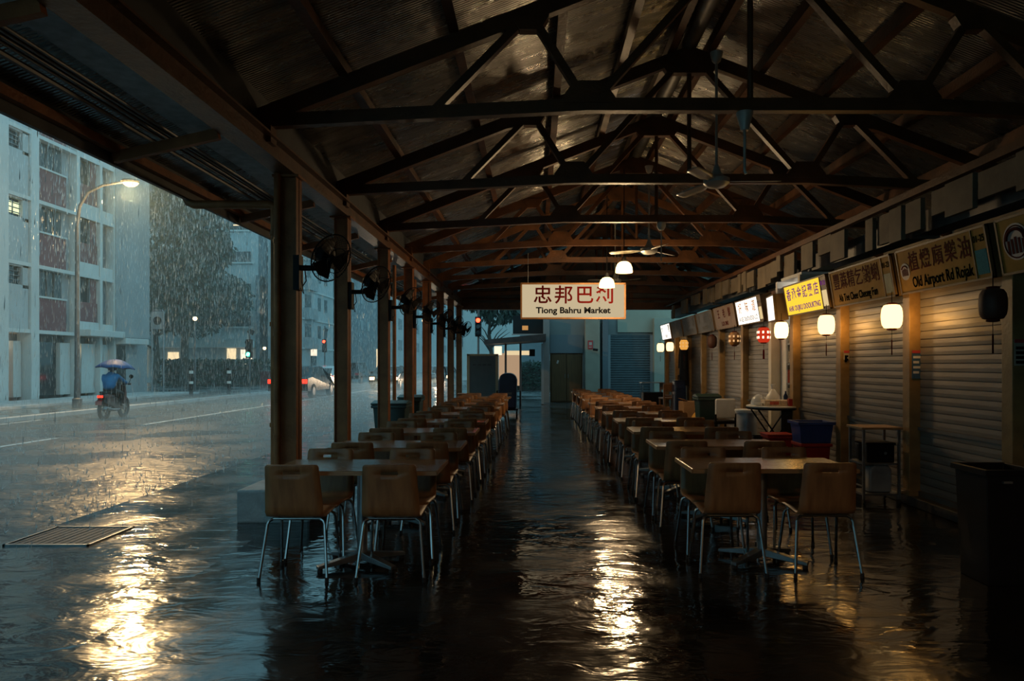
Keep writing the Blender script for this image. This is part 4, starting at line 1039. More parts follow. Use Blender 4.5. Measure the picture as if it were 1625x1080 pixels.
for a, b, m, x1 in ((11, 22, 'glass', -.6), (23, 33, 'e_dimroom', -.6), (33.5, 46, 'bwhite', -.3), (60, 69, 'e_dimroom', -.35), (61, 67, 'bdark', -.34), (69.5, 75, 'bwhite', -.3), (76, 102, 'glass', -.35), (103, 119, 'bwhite', -.2), (126, 134, 'glass', -.4), (134.5, 156, 'bwhite', -.15), (161, 178, 'bwhite', -.2)):
    bb(-1.35, x1, yb(a), yb(b), .25, 2.4).build('ground_floor_front', M[m], bl)
bb(-.9, -.55, yb(19), yb(33), 2.1, 2.5).build('ground_floor_light', M['e_roomw'], bl)
bb(-.5, -.3, yb(128), yb(133), 2.05, 2.25).build('ground_floor_light', M['e_far'], bl)
struct(MB().b2(-19.3, -16.5, Y0, 34, .09, .16).build('trim_walkway_step', M['paveslab']))

# ---- farther buildings down the street
def windows(mb, xs, zs, y, h): pass
bt = thing('office_block', 'blue grey block with strip windows behind the tree', 'building', (-26.8, 60, .09))
MB().b2(-9, 4.4, -4, 8, 0, 19).build('wall', M['bwall'], bt)
for k in range(6):
    zc = [4.9 + 2.6 * i for i in range(6)][k]
    for x0 in (-8.4, -4.9, -1.4, 1.75):
        w = MB().b2(x0, x0 + (2.15 if x0 < 1 else 2.05) , -4.06, -3.9, zc - .42, zc + .42).build('window', M['glass'], bt)
        MB().b2(x0 - .05, x0 + 2.25, -4.14, -4, zc - .56, zc - .44).build('sill', M['bwhite'], w)
MB().b2(4.4, 4.45, -4, 8, 0, 19).b2(4.45, 4.5, -4, 8, 0, 19).b2(2.75 + 1.55, 4.5, -4.3, 8, 0, 8.6).build('stair_block', M['bdark'], bt)
MB().b2(-9, 4.2, -5.5, -4, 2.75, 3.3).build('canopy', M['bwhite'], bt)
MB().b2(-6.5, -4.6, -4.1, -3.8, .4, 2.5).build('lit_room', M['e_room'], bt)
MB().b2(-2.9, -2.0, -4.1, -3.8, .6, 2.4).build('lit_room', M['e_room'], bt)
MB().b2(1.9, 2.6, -4.1, -3.8, .3, 2.7).build('lit_room', M['e_room'], bt)
MB().b2(3.0, 3.9, -4.1, -3.8, .3, 2.6).build('lit_room', M['e_roomw'], bt)
MB().b2(2.6, 2.9, -4.07, -3.97, 7.45, 7.6).build('lit_pane', M['e_room'], bt); MB().b2(2.4, 2.9, -4.07, -3.97, 7.4 + 2.6 * .0 + 5.2, 7.5 + 5.2).build('lit_pane', M['e_room'], bt)
MB().b2(2.7, 3.6, -4.085, -3.97, 7.58, 7.7).build('lit_pane', M['e_room'], bt)

b3 = thing('corner_block', 'pale flats with tall windows beyond the junction', 'building', (-20.3, 63, .09))
MB().b2(-1.9, 0, -5.5, 6.5, 0, 17).build('wall', M['bwall'], b3)
for k in range(6):
    z = 2.9 + 2.6 * k
    for y in (-4.5, -2.0, -1.2, 1.6, 3.6):
        MB().b2(-.1, .06, y, y + .75, z + .9, z + 2.1).build('window', M['glass'], b3)
    MB().b2(0, .5, -2.4, .2, z - .1, z + .9).build('balcony', M['bgrey'], b3)
    MB().b2(-.05, .12, -5.5, 6.5, z - .15, z).build('floor_slab', M['bwhite'], b3)
MB().b2(-.1, .1, -.4, .9, .6, 2.2).build('shop_window', M['glass'], b3); MB().b2(-.1, .15, -.4, .9, 2.2, 3.0).build('shop_sign', M['e_roomw'], b3)
b4 = thing('grey_block', 'large plain grey building far down the street', 'building', (-20.5, 84, .09))
MB().b2(-14, 0, -9.5, 10, 0, 19).build('wall', M['bdark'], b4)
MB().b2(-14.2, .2, -9.7, 10.2, 19, 19.4).build('roof_slab', M['bgrey'], b4)
for k in range(5): MB().b2(-.1, .08, -3 + (k % 3) * 3.2, -1.9 + (k % 3) * 3.2, 5.5 + 3.0 * (k // 2), 6.6 + 3.0 * (k // 2)).build('window', M['bgrey'], b4)
MB().b2(-.1, .1, 5.2, 7.2, .3, 3.4).build('shop_window', M['e_room'], b4)
b5 = thing('far_block', 'pale blurred building at the very end of the street', 'building', (-11, 150, .09))
MB().b2(-22, 24, 0, 8, 0, 26).build('wall', M['bwall'], b5)
for k in range(7):
    for q in range(9): MB().b2(-19 + q * 4.6, -16.5 + q * 4.6, -.1, .1, 4 + 3.1 * k, 5.5 + 3.1 * k).build('window', M['bdark'], b5)
b6 = thing('street_block', 'pale grey building behind the posts at the far end of the street', 'building', (-20, 108, .09))
MB().b2(-14, 0, -9, 14, 0, 22).build('wall', M['bwall'], b6)
for k in range(6):
    for q in range(4): MB().b2(-.1, .08, -7 + q * 5, -4.5 + q * 5, 3.5 + 3.1 * k, 5 + 3.1 * k).build('window', M['bdark'], b6)
b7 = thing('rear_block', 'pale tower seen past the hall end above the notice board', 'building', (-2.6, 62, .09))
MB().b2(-5.4, 1.2, 0, 8, 0, 20).build('wall', M['bwhite'], b7)
MB().b2(1.2, 4.5, 0, 8, 0, 20).build('side_wall', M['bdark'], b7)
for k in range(5): MB().b2(-4.6, -3.9, -.1, .1, 3 + 2.8 * k, 4.8 + 2.8 * k).build('window', M['bdark'], b7)
# ---- trees
def tree(label, x, y, h, spread, blobs, n, trunk=True, lm='leaf', droop=.5, ls=.22, th=.25):
    t = thing('street_tree', label, 'tree', (x, y, .09), 0, 'street trees')
    mb = MB().tube([(0, 0, 0), (.1, 0, h * .25), (-.1, .1, h * .5), (.1, 0, h * .8)], [th, th * .75, th * .6, th * .2], 10)
    rnd = random.Random(int(x * 10 + y))
    for k in range(9):
        a = rnd.uniform(0, 2 * PI); z = h * rnd.uniform(.28, .6); r = spread * rnd.uniform(.5, .85)
        mb.tube([(0, 0, z), (r * .5 * math.cos(a), r * .5 * math.sin(a), z + h * .1), (r * math.cos(a), r * math.sin(a), z + h * .16)], [th * .35, th * .2, th * .06], 6)
    mb.build('trunk', M['bark'], t, smooth=True)
    vs, fs = [], []
    for i in range(n):
        bx, by, bz, br = rnd.choice(blobs)
        while True:
            p = V((rnd.uniform(-1, 1), rnd.uniform(-1, 1), rnd.uniform(-1, 1)))
            if p.length < 1: break
        p = p * (p.length ** -.35 if p.length > .01 else 1) * br
        c = V((bx, by, bz)) + p
        d = V((rnd.uniform(-1, 1), rnd.uniform(-1, 1), rnd.uniform(-1, .2) - droop)).normalized()
        s = V((rnd.uniform(-1, 1), rnd.uniform(-1, 1), rnd.uniform(-.6, .6))).cross(d)
        if s.length < .05: continue
        s.normalize(); L_ = ls * rnd.uniform(.7, 1.5); q = len(vs)
        vs += [c, c + d * L_ * .5 + s * L_ * .22, c + d * L_, c + d * L_ * .5 - s * L_ * .22]; fs.append((q, q + 1, q + 2, q + 3))
    m = MB(); m.add(vs, fs); m.build('foliage', M[lm], t, fix=False)
    return t
tree('tall dark rain tree between the two blocks across the road', -22.6, 44.5, 12.5, 3.0,
     [(0, 0, 12, 2.4), (-2.4, 0, 10, 2.8), (.9, 0, 10.2, 2.0), (1.6, .5, 9.0, 1.3), (-.4, 0, 8, 2.5), (-2.4, .5, 6.6, 2.4), (.4, 0, 6.4, 1.7), (-.6, 0, 5.2, 1.7), (.8, 0, 12.6, 1.7), (-2.2, 0, 13, 2.4), (-3.0, 0, 4.8, 1.7), (-.6, 0, 14.5, 2.6), (1.2, 0, 15, 1.4), (.7, 0, 7.8, 1.6)], 15000, ls=.36, th=.3)
tree('dark spreading tree behind the pavement lamp, lower than the tall one', -28.5, 52, 8, 4.5, [(0, 0, 7, 3.0), (3, 0, 6, 2.5), (-3, 0, 6, 2.6), (5, .5, 6.4, 2.0)], 8000, ls=.34, th=.28)
tree('drooping tree seen past the hall end above the kiosk', -2.6, 40, 6.5, 1.8, [(0, 0, 6.4, 1.4), (1.2, 0, 6.0, 1.2), (-.9, 0, 5.7, 1.1), (.4, 0, 5.0, 1.2), (1.3, .3, 7.2, 1.2), (-.4, .3, 7.8, 1.5), (1.6, 0, 4.9, .7)], 5200, droop=1.4, ls=.34, th=.16)
def hedge(label, x0, x1, y0, y1, h, n, z0=.09):
    t = thing('hedge', label, 'hedge', ((x0 + x1) / 2, (y0 + y1) / 2, z0))
    a, b = (x1 - x0) / 2, (y1 - y0) / 2
    MB().b2(-a * .93, a * .93, -b * .8, b * .8, 0, h * .92).build('stems', M['bark'], t)
    rnd = random.Random(5); vs, fs = [], []
    for i in range(n):
        c = V((rnd.uniform(-a, a), rnd.choice((-b, b, rnd.uniform(-b, b))), rnd.uniform(0, h)))
        if rnd.random() < .3: c.z = h + rnd.uniform(-.1, .12)
        d = V((rnd.uniform(-1, 1), rnd.uniform(-1, 1), rnd.uniform(-.3, 1))).normalized(); s = d.orthogonal().normalized(); q = len(vs); L_ = rnd.uniform(.1, .24)
        vs += [c, c + d * L_ * .5 + s * L_ * .3, c + d * L_, c + d * L_ * .5 - s * L_ * .3]; fs.append((q, q + 1, q + 2, q + 3))
    MB().add(vs, fs).build('leaves', M['hedge'], t, fix=False)
hedge('long clipped dark hedge along the far pavement under the trees', -24.5, -17.6, 44.9, 46.2, 1.55, 6000)
hedge('clipped hedge in front of the lit rooms near the green signal', -23, -16.8, 47.6, 48.6, 1.0, 4000)
hedge('short green hedge seen through the kiosk opening', -1.6, 1.6, 40, 41, 1.5, 2500, -.02)

# ---- street lamp
sl = thing('street_lamp', 'tall curved street lamp shining warm through the rain', 'street lamp', (-14.75, 22.3, .09))
MB().tube([(0, 0, 0), (0, 0, 1.2), (0, 0, 5.9), (.08, 0, 6.5), (.35, 0, 6.95), (.85, 0, 7.18), (1.45, 0, 7.27)], [.10, .075, .055, .05, .045, .04, .035], 12).build('pole', M['lampgrey'], sl, smooth=True)
MB().lathe([(.14, 0), (.14, .3), (.09, .34)], (0, 0, 0), 16).build('base_sleeve', M['lampgrey'], sl)
hd = MB(); hd.lathe([(0, -.02), (.10, -.01), (.17, .03), (.14, .09), (.06, .12), (0, .12)], (0, 0, 0), 18)
hd.v = [(x * 1.75 + 1.70, y, z + 7.27) for x, y, z in hd.v]; hd.build('lamp_head', M['lampgrey'], sl, smooth=True)
hd = MB(); hd.lathe([(0, -.085), (.07, -.075), (.12, -.03), (.13, .0), (0, .0)], (0, 0, 0), 18)
hd.v = [(x * 1.9 + 1.72, y * 1.3, z * 1.5 + 7.25) for x, y, z in hd.v]; hd.build('lamp_lens', M['e_street'], sl, smooth=True)
l = bpy.data.lights.new('street_light', 'SPOT'); l.energy = 1700; l.color = (1, .64, .27); l.shadow_soft_size = .15; l.spot_size = math.radians(152); l.spot_blend = .35
lo = bpy.data.objects.new('street_light', l); COL.objects.link(lo); lo.location = (-14.75 + 1.72, 22.25, 7.05); lo.rotation_euler = V((.52, -.42, -.74)).to_track_quat('-Z', 'Y').to_euler()
l = bpy.data.lights.new('street_light_glow', 'POINT'); l.energy = 450; l.color = (1, .64, .27); l.shadow_soft_size = .15
lo = bpy.data.objects.new('street_light_glow', l); COL.objects.link(lo); lo.location = (-14.75 + 1.72, 22.2, 7.03)
def small_lamp(label, x, y, h, m='e_far', r=.11, group='small street lights'):
    t = thing('lamp_post', label, 'lamp post', (x, y, .09), 0, group)
    MB().tube([(0, 0, 0), (0, 0, h)], .045, 8).build('pole', M['lampgrey'], t)
    MB().lathe([(0, -r), (r * .7, -r * .7), (r, 0), (r * .7, r * .7), (0, r)], (0, 0, h + r), 12).build('lamp', M[m], t, smooth=True)
    MB().lathe([(r * .5, r * 1.9), (r * 1.3, r * 1.75), (0, r * 2.3)], (0, 0, h), 12).build('hood', M['lampgrey'], t)
small_lamp('round warm lamp on a thin post in front of the trees', -17.1, 34.8, 3.6)
small_lamp('small white lamp on a post near the blue grey stair block', -17.6, 45, 2.35)
small_lamp('lit lamp in front of the plain grey building', -18.0, 88, 4.0, r=.2)
small_lamp('bright lamp far down the street between the fifth and sixth posts', -17.5, 108, 8.0, r=.24)
# ---- traffic signals
def signal(label, x, y, h, on, z=0.09, ry=0):
    t = thing('traffic_light', label, 'traffic light', (x, y, z), ry, 'traffic lights')
    MB().tube([(0, 0, 0), (0, 0, h)], .05, 8).build('pole', M['lampgrey'], t)
    MB().b2(-.14, .14, -.16, .06, h * .66 - .45, h * .66 + .45).build('signal_box', M['black'], t, bevel=.02)
    for k, c in enumerate(('red', 'amber', 'green')):
        m = M['e_' + c] if c == on else M['glass']
        zc = h * .66 + .28 - .28 * k
        MB().tube([(0, -.165, zc), (0, -.18, zc)], .10, 16).build('signal_lens', m, t)
        MB().tube([(0, -.16, zc + .02), (0, -.28, zc + .02)], .115, 14, cap=False).build('visor', M['black'], t)
    MB().box((.06, 0, h - .3), (.30, .06, .22), Matrix.Rotation(.5, 3, 'Y')).build('camera_box', M['black'], t)
signal('traffic light showing green on the far pavement', -13.9, 33.7, 3.3, 'green')
signal('traffic light showing red, glimpsed between the first two posts', -14.6, 48, 4.1, 'red')
signal('traffic light with a dim red lamp seen past the hall end', -2.6, 31.5, 4.9, 'red', -.02)
# ---- pavement furniture
ns = thing('sign_post', 'square road sign with a dark disc on a bent post by the hedge', 'road sign', (-18.1, 33.2, .09))
MB().tube([(-.28, 0, 0), (-.28, 0, 3.9), (-.22, 0, 4.0), (.22, 0, 4.0), (.28, 0, 3.9), (.28, 0, 0)], .04, 8).build('frame', M['dsteel'], ns)
MB().b2(-.25, .25, -.03, .0, 3.1, 3.95).build('plate', M['bgrey'], ns)
MB().tube([(0, -.03, 3.5), (0, -.05, 3.5)], .2, 20).build('disc', M['black'], ns)
for x, y, lb in ((-16.2, 32.6, 'black and white bollard nearest the road sign'), (-14.6, 33.0, 'black and white bollard just before the thin lamp post'), (-14.3, 39.5, 'orange and black bollard under the green signal')):
    t = thing('bollard', lb, 'bollard', (x, y, .09), 0, 'bollards on the far pavement')
    MB().tube([(0, 0, 0), (0, 0, 1.25)], .09, 12).build('shaft', M['black'], t)
    mb = MB()
    for z in ((.5, .62), (.98, 1.12)): mb.tube([(0, 0, z[0]), (0, 0, z[1])], .094, 12)
    mb.build('band', M['white'] if 'white' in lb else M['yellowbag'], t)
t = thing('utility_box', 'grey cabinet by the hedge at the far kerb', 'cabinet', (-15.8, 41, .09))
MB().b2(-.4, .4, -.25, .25, 0, 1.0)  .build('body', mat('dull_red_cabinet', (.10, .03, .03), .6), t, bevel=.02); MB().b2(-.44, .44, -.29, .29, 1.0, 1.06).build('lid', M['lampgrey'], t)
t['label'] = 'dull red cabinet by the hedge at the far kerb'

# ---- motorbike, rider, umbrella  (local: forward +y)
BX, BY, BR, BS = -12.05, 19.8, .10, .90
mtx = Matrix.Translation((BX, BY, -.02)) @ Matrix.Rotation(BR, 4, 'Z') @ Matrix.Scale(BS, 4)
bk = thing('motorbike', 'dark red and black motorbike riding away in the rain', 'motorbike', mtx=mtx)
def wheel(y, nm):
    R = .275; mb = MB(); mb.tube([(0, y + R * math.cos(a), .30 + R * math.sin(a)) for a in [2 * PI * k / 28 for k in range(28)]], .062, 8, closed=True)
    w = mb.build('wheel', M['rubber'], bk, smooth=True)
    mb = MB(); mb.tube([(-.03, y, .3), (.03, y, .3)], .06, 12)
    for k in range(6):
        a = 2 * PI * k / 6; mb.tube([(0, y, .3), (0, y + .24 * math.cos(a), .3 + .24 * math.sin(a))], .012, 5)
    mb.tube([(0, y + .24 * math.cos(a), .30 + .24 * math.sin(a)) for a in [2 * PI * k / 20 for k in range(20)]], .014, 6, closed=True)
    mb.build('rim', M['dsteel'], w)
wheel(-.60, 'rear'); wheel(.62, 'front')
mb = MB().prism([(-.78, .62), (-.82, .74), (-.6, .80), (-.1, .78), (.05, .70), (.28, .50), (.12, .38), (-.2, .40), (-.35, .52)], 'x', -.11, .11); mb.build('body', M['carred'], bk, bevel=.04)
MB().prism([(-.66, .79), (-.62, .86), (-.05, .85), (.02, .78)], 'x', -.13, .13).build('seat', M['black'], bk, bevel=.03)
MB().b2(-.12, .12, -.25, .15, .22, .44).build('engine', M['bikeblack'], bk, bevel=.03)
MB().prism([(-.72, .48), (-.70, .66), (-.1, .66), (.3, .5), (.32, .30), (-.1, .22), (-.3, .36)], 'x', -.14, .14).build('side_panel', M['bikeblack'], bk, bevel=.03)
MB().prism([(.25, .45), (.42, .42), (.52, .62), (.47, .98), (.36, 1.04), (.34, .80)], 'x', -.17, .17).build('leg_shield', M['carred'], bk, bevel=.04)
for s in (-1, 1):
    MB().tube([(s * .09, .46, .95), (s * .09, .62, .3)], .022, 8).build('fork', M['dsteel'], bk)
    MB().tube([(s * .09, -.18, .42), (s * .09, -.60, .30)], .02, 8).build('swing_arm', M['dsteel'], bk)
    MB().tube([(s * .30, .33, 1.08), (s * .36, .35, 1.26)], .009, 6).build('mirror_stalk', M['black'], bk)
    MB().lathe([(0, -.012), (.065, -.008), (.065, .008), (0, .012)], (s * .37, .34, 1.30), 14, Matrix.Rotation(PI / 2, 3, 'X')).build('mirror', M['black'], bk)
MB().tube([(-.36, .28, 1.05), (-.18, .36, 1.06), (.18, .36, 1.06), (.36, .28, 1.05)], .018, 8).build('handlebar', M['black'], bk)
MB().tube([(.15, .05, .28), (.16, -.4, .28), (.17, -.85, .36)], [.03, .045, .05], 10).build('exhaust', M['dsteel'], bk, smooth=True)
MB().prism([(-.92, .55), (-.70, .68), (-.68, .64), (-.9, .48)], 'x', -.08, .08).build('rear_mudguard', M['black'], bk)
MB().tube([(0, .62 + .33 * math.cos(a), .30 + .33 * math.sin(a)) for a in (.3, .7, 1.1, 1.5, 1.9, 2.3)], .05, 6).build('front_mudguard', M['carred'], bk)
MB().b2(-.075, .075, -.86, -.80, .67, .74).build('tail_light', M['e_tail'], bk, bevel=.01)
MB().b2(-.09, .09, -.93, -.915, .45, .57).build('number_plate', mat('rear_plate', (.4, .1, .08), .5), bk)

def skin(name, pts, edges, m, parent, sub=1):
    """one continuous skinned surface over a stick figure: pts = [(x,y,z,r)]"""
    me = bpy.data.meshes.new(name); me.from_pydata([p[:3] for p in pts], edges, []); me.materials.append(m)
    o = bpy.data.objects.new(name, me); COL.objects.link(o)
    o.modifiers.new('k', 'SKIN'); o.modifiers['k'].use_smooth_shade = True
    for i, p in enumerate(pts):
        d = me.skin_vertices[0].data[i]; r = p[3]; d.radius = r if isinstance(r, tuple) else (r, r); d.use_root = (i == 0)
    q = o.modifiers.new('u', 'SUBSURF'); q.levels = sub; q.render_levels = sub
    if parent: o.parent = parent
    return o
rd = thing('person', 'rider in a blue raincoat holding up an umbrella on the motorbike', 'person', mtx=mtx @ Matrix.Translation((0, 0, 0)))
# pelvis, spine, neck, head; arms; legs astride the seat
pts = [(0, -.30, .90, (.15, .12)), (0, -.27, 1.05, (.15, .115)), (0, -.21, 1.22, (.165, .12)), (0, -.16, 1.36, (.12, .09)), (0, -.12, 1.45, .05), (0, -.09, 1.53, (.075, .09)), (0, -.07, 1.64, (.075, .095)), (0, -.07, 1.72, (.05, .06)),
       (.19, -.17, 1.33, .06), (.27, .03, 1.16, .048), (.32, .24, 1.06, .036), (.33, .31, 1.06, .03),
       (-.19, -.17, 1.33, .06), (-.25, -.04, 1.16, .048), (-.13, .10, 1.28, .036), (-.05, .11, 1.33, .03),
       (.13, -.22, .86, .085), (.19, .14, .78, .065), (.17, .08, .46, .045), (.17, .06, .40, .04), (.17, .20, .385, .035),
       (-.13, -.22, .86, .085), (-.19, .14, .78, .065), (-.17, .08, .46, .045), (-.17, .06, .40, .04), (-.17, .20, .385, .035)]
ed = [(0, 1), (1, 2), (2, 3), (3, 4), (4, 5), (5, 6), (6, 7), (2, 8), (8, 9), (9, 10), (10, 11), (2, 12), (12, 13), (13, 14), (14, 15), (0, 16), (16, 17), (17, 18), (18, 19), (19, 20), (0, 21), (21, 22), (22, 23), (23, 24), (24, 25)]
skin('body', pts, ed, M['trouser'], rd)
cp = [(0, -.31, .86, (.20, .17)), (0, -.28, 1.05, (.19, .155)), (0, -.21, 1.24, (.20, .155)), (0, -.15, 1.39, (.14, .115)), (0, -.12, 1.46, (.08, .08)),
      (.20, -.17, 1.33, .085), (.28, .03, 1.16, .07), (.32, .20, 1.075, .058), (-.20, -.17, 1.33, .085), (-.26, -.04, 1.16, .07), (-.15, .08, 1.265, .058)]
skin('raincoat', cp, [(0, 1), (1, 2), (2, 3), (3, 4), (2, 5), (5, 6), (6, 7), (2, 8), (8, 9), (9, 10)], M['raincoat'], rd)
mb = MB(); mb.lathe([(.118, -.12), (.135, -.02), (.132, .06), (.10, .125), (.05, .15), (0, .155)], (0, -.075, 1.62), 18); mb.build('hood', mat('dark_blue_hood', (.012, .05, .12), .4), rd, smooth=True)
for s, hx, hy, hz in ((1, .335, .32, 1.065), (-1, -.045, .115, 1.345)):
    mb = MB()
    for k in range(4):
        mb.tube([(hx - .03 + .02 * k if s > 0 else hx - .02, hy - .02 + (0 if s > 0 else .012 * k), hz + (.02 if s > 0 else -.03 + .02 * k)), (hx - .03 + .02 * k if s > 0 else hx + .02, hy + .03, hz + (.005 if s > 0 else -.03 + .02 * k)), (hx - .03 + .02 * k if s > 0 else hx + .03, hy + .0, hz + (-.025 if s > 0 else -.03 + .02 * k))], .009, 6)
    mb.tube([(hx, hy - .03, hz), (hx - s * .03, hy - .01, hz - .015), (hx - s * .035, hy + .02, hz - .02)], .01, 6)
    mb.build('hand', M['skin'], rd, smooth=True)
um = thing('umbrella', 'dark blue umbrella held over the motorbike rider', 'umbrella', mtx=mtx @ Matrix.Translation((-.03, .10, 1.2)) @ Matrix.Rotation(-.06, 4, 'X') @ Matrix.Rotation(.05, 4, 'Y'))
MB().tube([(0, 0, 0), (0, 0, .72)], .010, 8).build('shaft', M['dsteel'], um)
MB().tube([(0, 0, .02), (0, 0, -.10), (.02, 0, -.13), (.05, 0, -.12)], .014, 8).build('handle', M['black'], um)
n = 8; rows_ = []
for f_, z in ((0.02, .66), (.25, .635), (.5, .57), (.75, .475), (1.0, .35)):
    r = []
    for k in range(33):
        a = 2 * PI * k / 32; sc = 1 - .06 * abs(math.sin(a * 4)) * f_
        r.append((.58 * f_ * sc * math.cos(a), .58 * f_ * sc * math.sin(a), z + .035 * abs(math.sin(a * 4)) * f_))
    rows_.append(r)
MB().grid(rows_).build('cloth', M['umbrella'], um, smooth=True, solid=.003)
for k in range(8):
    a = 2 * PI * k / 8
    MB().tube([(0, 0, .64), (.29 * math.cos(a), .29 * math.sin(a), .555), (.575 * math.cos(a), .575 * math.sin(a), .345)], .004, 5).build('rib', M['dsteel'], um)

# ---- cars (local: forward +y)
def car(label, x, y, rz, paint, tail=True, head=False, van=False):
    t = thing('car', label, 'car', (x, y, -.02), rz, 'cars on the wet street')
    hh = 1.75 if van else 1.45
    prof = [(-2.15, .35), (-2.2, .62), (-2.12, .92), (-1.55, .98), (-.95, hh - .05), (-.5, hh), (.35, hh), (.6, hh - .06), (1.2, .98), (1.95, .86), (2.15, .65), (2.15, .35)]
    if van: prof = [(-2.15, .35), (-2.2, .62), (-2.15, 1.0), (-2.0, hh - .05), (-1.6, hh), (.35, hh), (.7, hh - .06), (1.3, 1.02), (2.0, .92), (2.15, .65), (2.15, .35)]
    secs = [(-.86, .95, .0), (-.82, 1.0, .0), (-.6, 1., 1), (.6, 1., 1), (.82, 1.0, 0), (.86, .95, 0)]
    rows_ = []
    for sx in (-.88, -.86, -.62, 0, .62, .86, .88):
        r = []
        for py, pz in prof:
            xx = sx
            if pz > 1.0: xx = sx * (.80 if abs(sx) > .6 else 1)
            zz = pz if abs(sx) < .87 else (pz - .02)
            r.append((xx, py, zz))
        rows_.append(r)
    mb = MB().grid(rows_); n = len(prof)
    mb.add(rows_[0], [tuple(range(n))]); mb.add(rows_[-1], [tuple(range(n))])
    mb.build('body', paint, t, smooth=False, bevel=.03)
    zt = hh - .10
    for s in (-1, 1):
        p = [(-1.3, 1.0), (-.9, zt), (.4, zt), (1.0, 1.0)] if not van else [(-2.0, 1.05), (-1.9, zt), (.45, zt), (1.05, 1.05)]
        MB().prism([(a, b) for a, b in p], 'x', s * .60, s * .735).build('side_window', M['carglass'], t)
        w0 = .33
        for y_ in (-1.35, 1.35):
            w = MB().tube([(s * .70, y_, .32), (s * .89, y_, .32)], .32, 18).build('wheel', M['rubber'], t)
            MB().tube([(s * .88, y_, .32), (s * .90, y_, .32)], .19, 14).build('hub_cap', M['dsteel'], w)
        MB().b2(s * .88, s * 1.02, .78, .90, .98, 1.1).build('mirror', paint, t, bevel=.02)
        MB().b2(s * .58, s * .86, -2.24, -2.1, .68, .86).build('tail_light', M['e_tail'] if tail else M['signred'], t)
        MB().b2(s * .55, s * .84, 2.06, 2.2, .58, .76).build('head_light', M['e_head'] if head else M['glass'], t, bevel=.02)
    if van: MB().prism([(-2.19, 1.1), (-2.07, zt), (-2.04, zt), (-2.16, 1.1)], 'x', -.58, .58).build('rear_window', M['carglass'], t)
    else: MB().prism([(-1.53, 1.0), (-1.02, zt), (-.98, zt), (-1.49, 1.0)], 'x', -.58, .58).build('rear_window', M['carglass'], t)
    MB().prism([(1.24, 1.0), (.66, zt), (.62, zt), (1.2, 1.0)], 'x', -.58, .58).build('windscreen', M['carglass'], t)
    MB().b2(-.86, .86, -2.25, -2.15, .38, .58).build('bumper', M['black'], t)
    MB().b2(-.25, .25, -2.265, -2.245, .62, .74).build('number_plate', M['white'], t)
    if head:
        l = bpy.data.lights.new('head_light_beam', 'SPOT'); l.energy = 500; l.color = (1, .75, .48); l.spot_size = math.radians(75); l.spot_blend = .8; l.shadow_soft_size = .12
        lo = bpy.data.objects.new('head_light_beam', l); COL.objects.link(lo); lo.parent = t; lo.location = (0, 2.25, .66); lo.rotation_euler = (PI / 2 - .06, 0, 0)
    return t
car('dark car with a lit tail light, half hidden by the nearest post', -10.95, 32.8, 0, M['cardark'])
car('white saloon car with lit tail lights behind the nearest post', -12.5, 41.5, .06, M['carwhite'])
car('grey van parked beyond the second street post', -14.6, 56, 0, M['cargrey'], False, False, True)
car('dark car coming with both headlights glaring', -9.25, 44.0, PI + .03, M['cardark'], False, True)
car('far car with headlights glowing between the fourth and fifth posts', -8.6, 66, PI, M['cargrey'], False, True)
car('far car with headlights glowing just left of the sixth post', -6.7, 50, PI, M['cargrey'], False, True)
wk = thing('person', 'dark figure walking on the street between the last posts', 'person', (-4.9, 36, -.02), .2)
pts = [(0, 0, .95, (.15, .11)), (0, 0, 1.15, (.14, .1)), (0, 0, 1.38, (.17, .1)), (0, 0, 1.5, .055), (0, .01, 1.6, .085), (0, .01, 1.72, .07), (.2, 0, 1.36, .055), (.24, -.03, 1.1, .045), (.24, .06, .86, .035), (-.2, 0, 1.36, .055), (-.24, .03, 1.1, .045), (-.23, .1, .88, .035),
       (.09, 0, .88, .085), (.1, .1, .5, .06), (.1, .0, .1, .045), (.1, .13, .05, .04), (-.09, 0, .88, .085), (-.1, -.02, .5, .06), (-.1, -.18, .12, .045), (-.1, -.06, .05, .04)]
skin('body', pts, [(0, 1), (1, 2), (2, 3), (3, 4), (4, 5), (2, 6), (6, 7), (7, 8), (2, 9), (9, 10), (10, 11), (0, 12), (12, 13), (13, 14), (14, 15), (0, 16), (16, 17), (17, 18), (18, 19)], M['trouser'], wk)

# ================================================================== RAIN
rnd = random.Random(11)
def rain(label, n, xr, yr, zr, Lr, r, lean=.02):
    vs, fs = [], []
    for i in range(n):
        x, y, z = rnd.uniform(*xr), rnd.uniform(*yr), rnd.uniform(*zr); L_ = rnd.uniform(*Lr); w = r * rnd.uniform(.6, 1.3)
        dx = lean * L_ * rnd.uniform(.5, 1.5); q = len(vs)
        vs.append((x + dx, y, z + L_))
        for k in range(3):
            a = 2 * PI * k / 3 + .3; vs.append((x + w * math.cos(a), y + w * math.sin(a), z + L_ * .25))
        vs.append((x, y, z))
        for k in range(3):
            l = (k + 1) % 3; fs += [(q, q + 1 + k, q + 1 + l), (q + 4, q + 1 + l, q + 1 + k)]
    o = MB().add(vs, fs).build('rain', M['rain'], fix=False)
    return tag(o, label, 'rain', kind='stuff')
m, nt, out = newmat('rain_water')
a = N(nt, 'ShaderNodeBsdfTranslucent'); a.inputs[0].default_value = (.85, .92, .95, 1)
b = N(nt, 'ShaderNodeBsdfGlossy'); b.inputs['Roughness'].default_value = .25
mx = N(nt, 'ShaderNodeMixShader'); mx.inputs[0].default_value = .35
nt.links.new(a.outputs[0], mx.inputs[1]); nt.links.new(b.outputs[0], mx.inputs[2]); nt.links.new(mx.outputs[0], out.inputs[0]); M['rain'] = m
rain('heavy rain falling over the street and in front of the blocks', 24000, (-19, -3.7), (9, 34), (0, 11), (.08, .26), .0038)
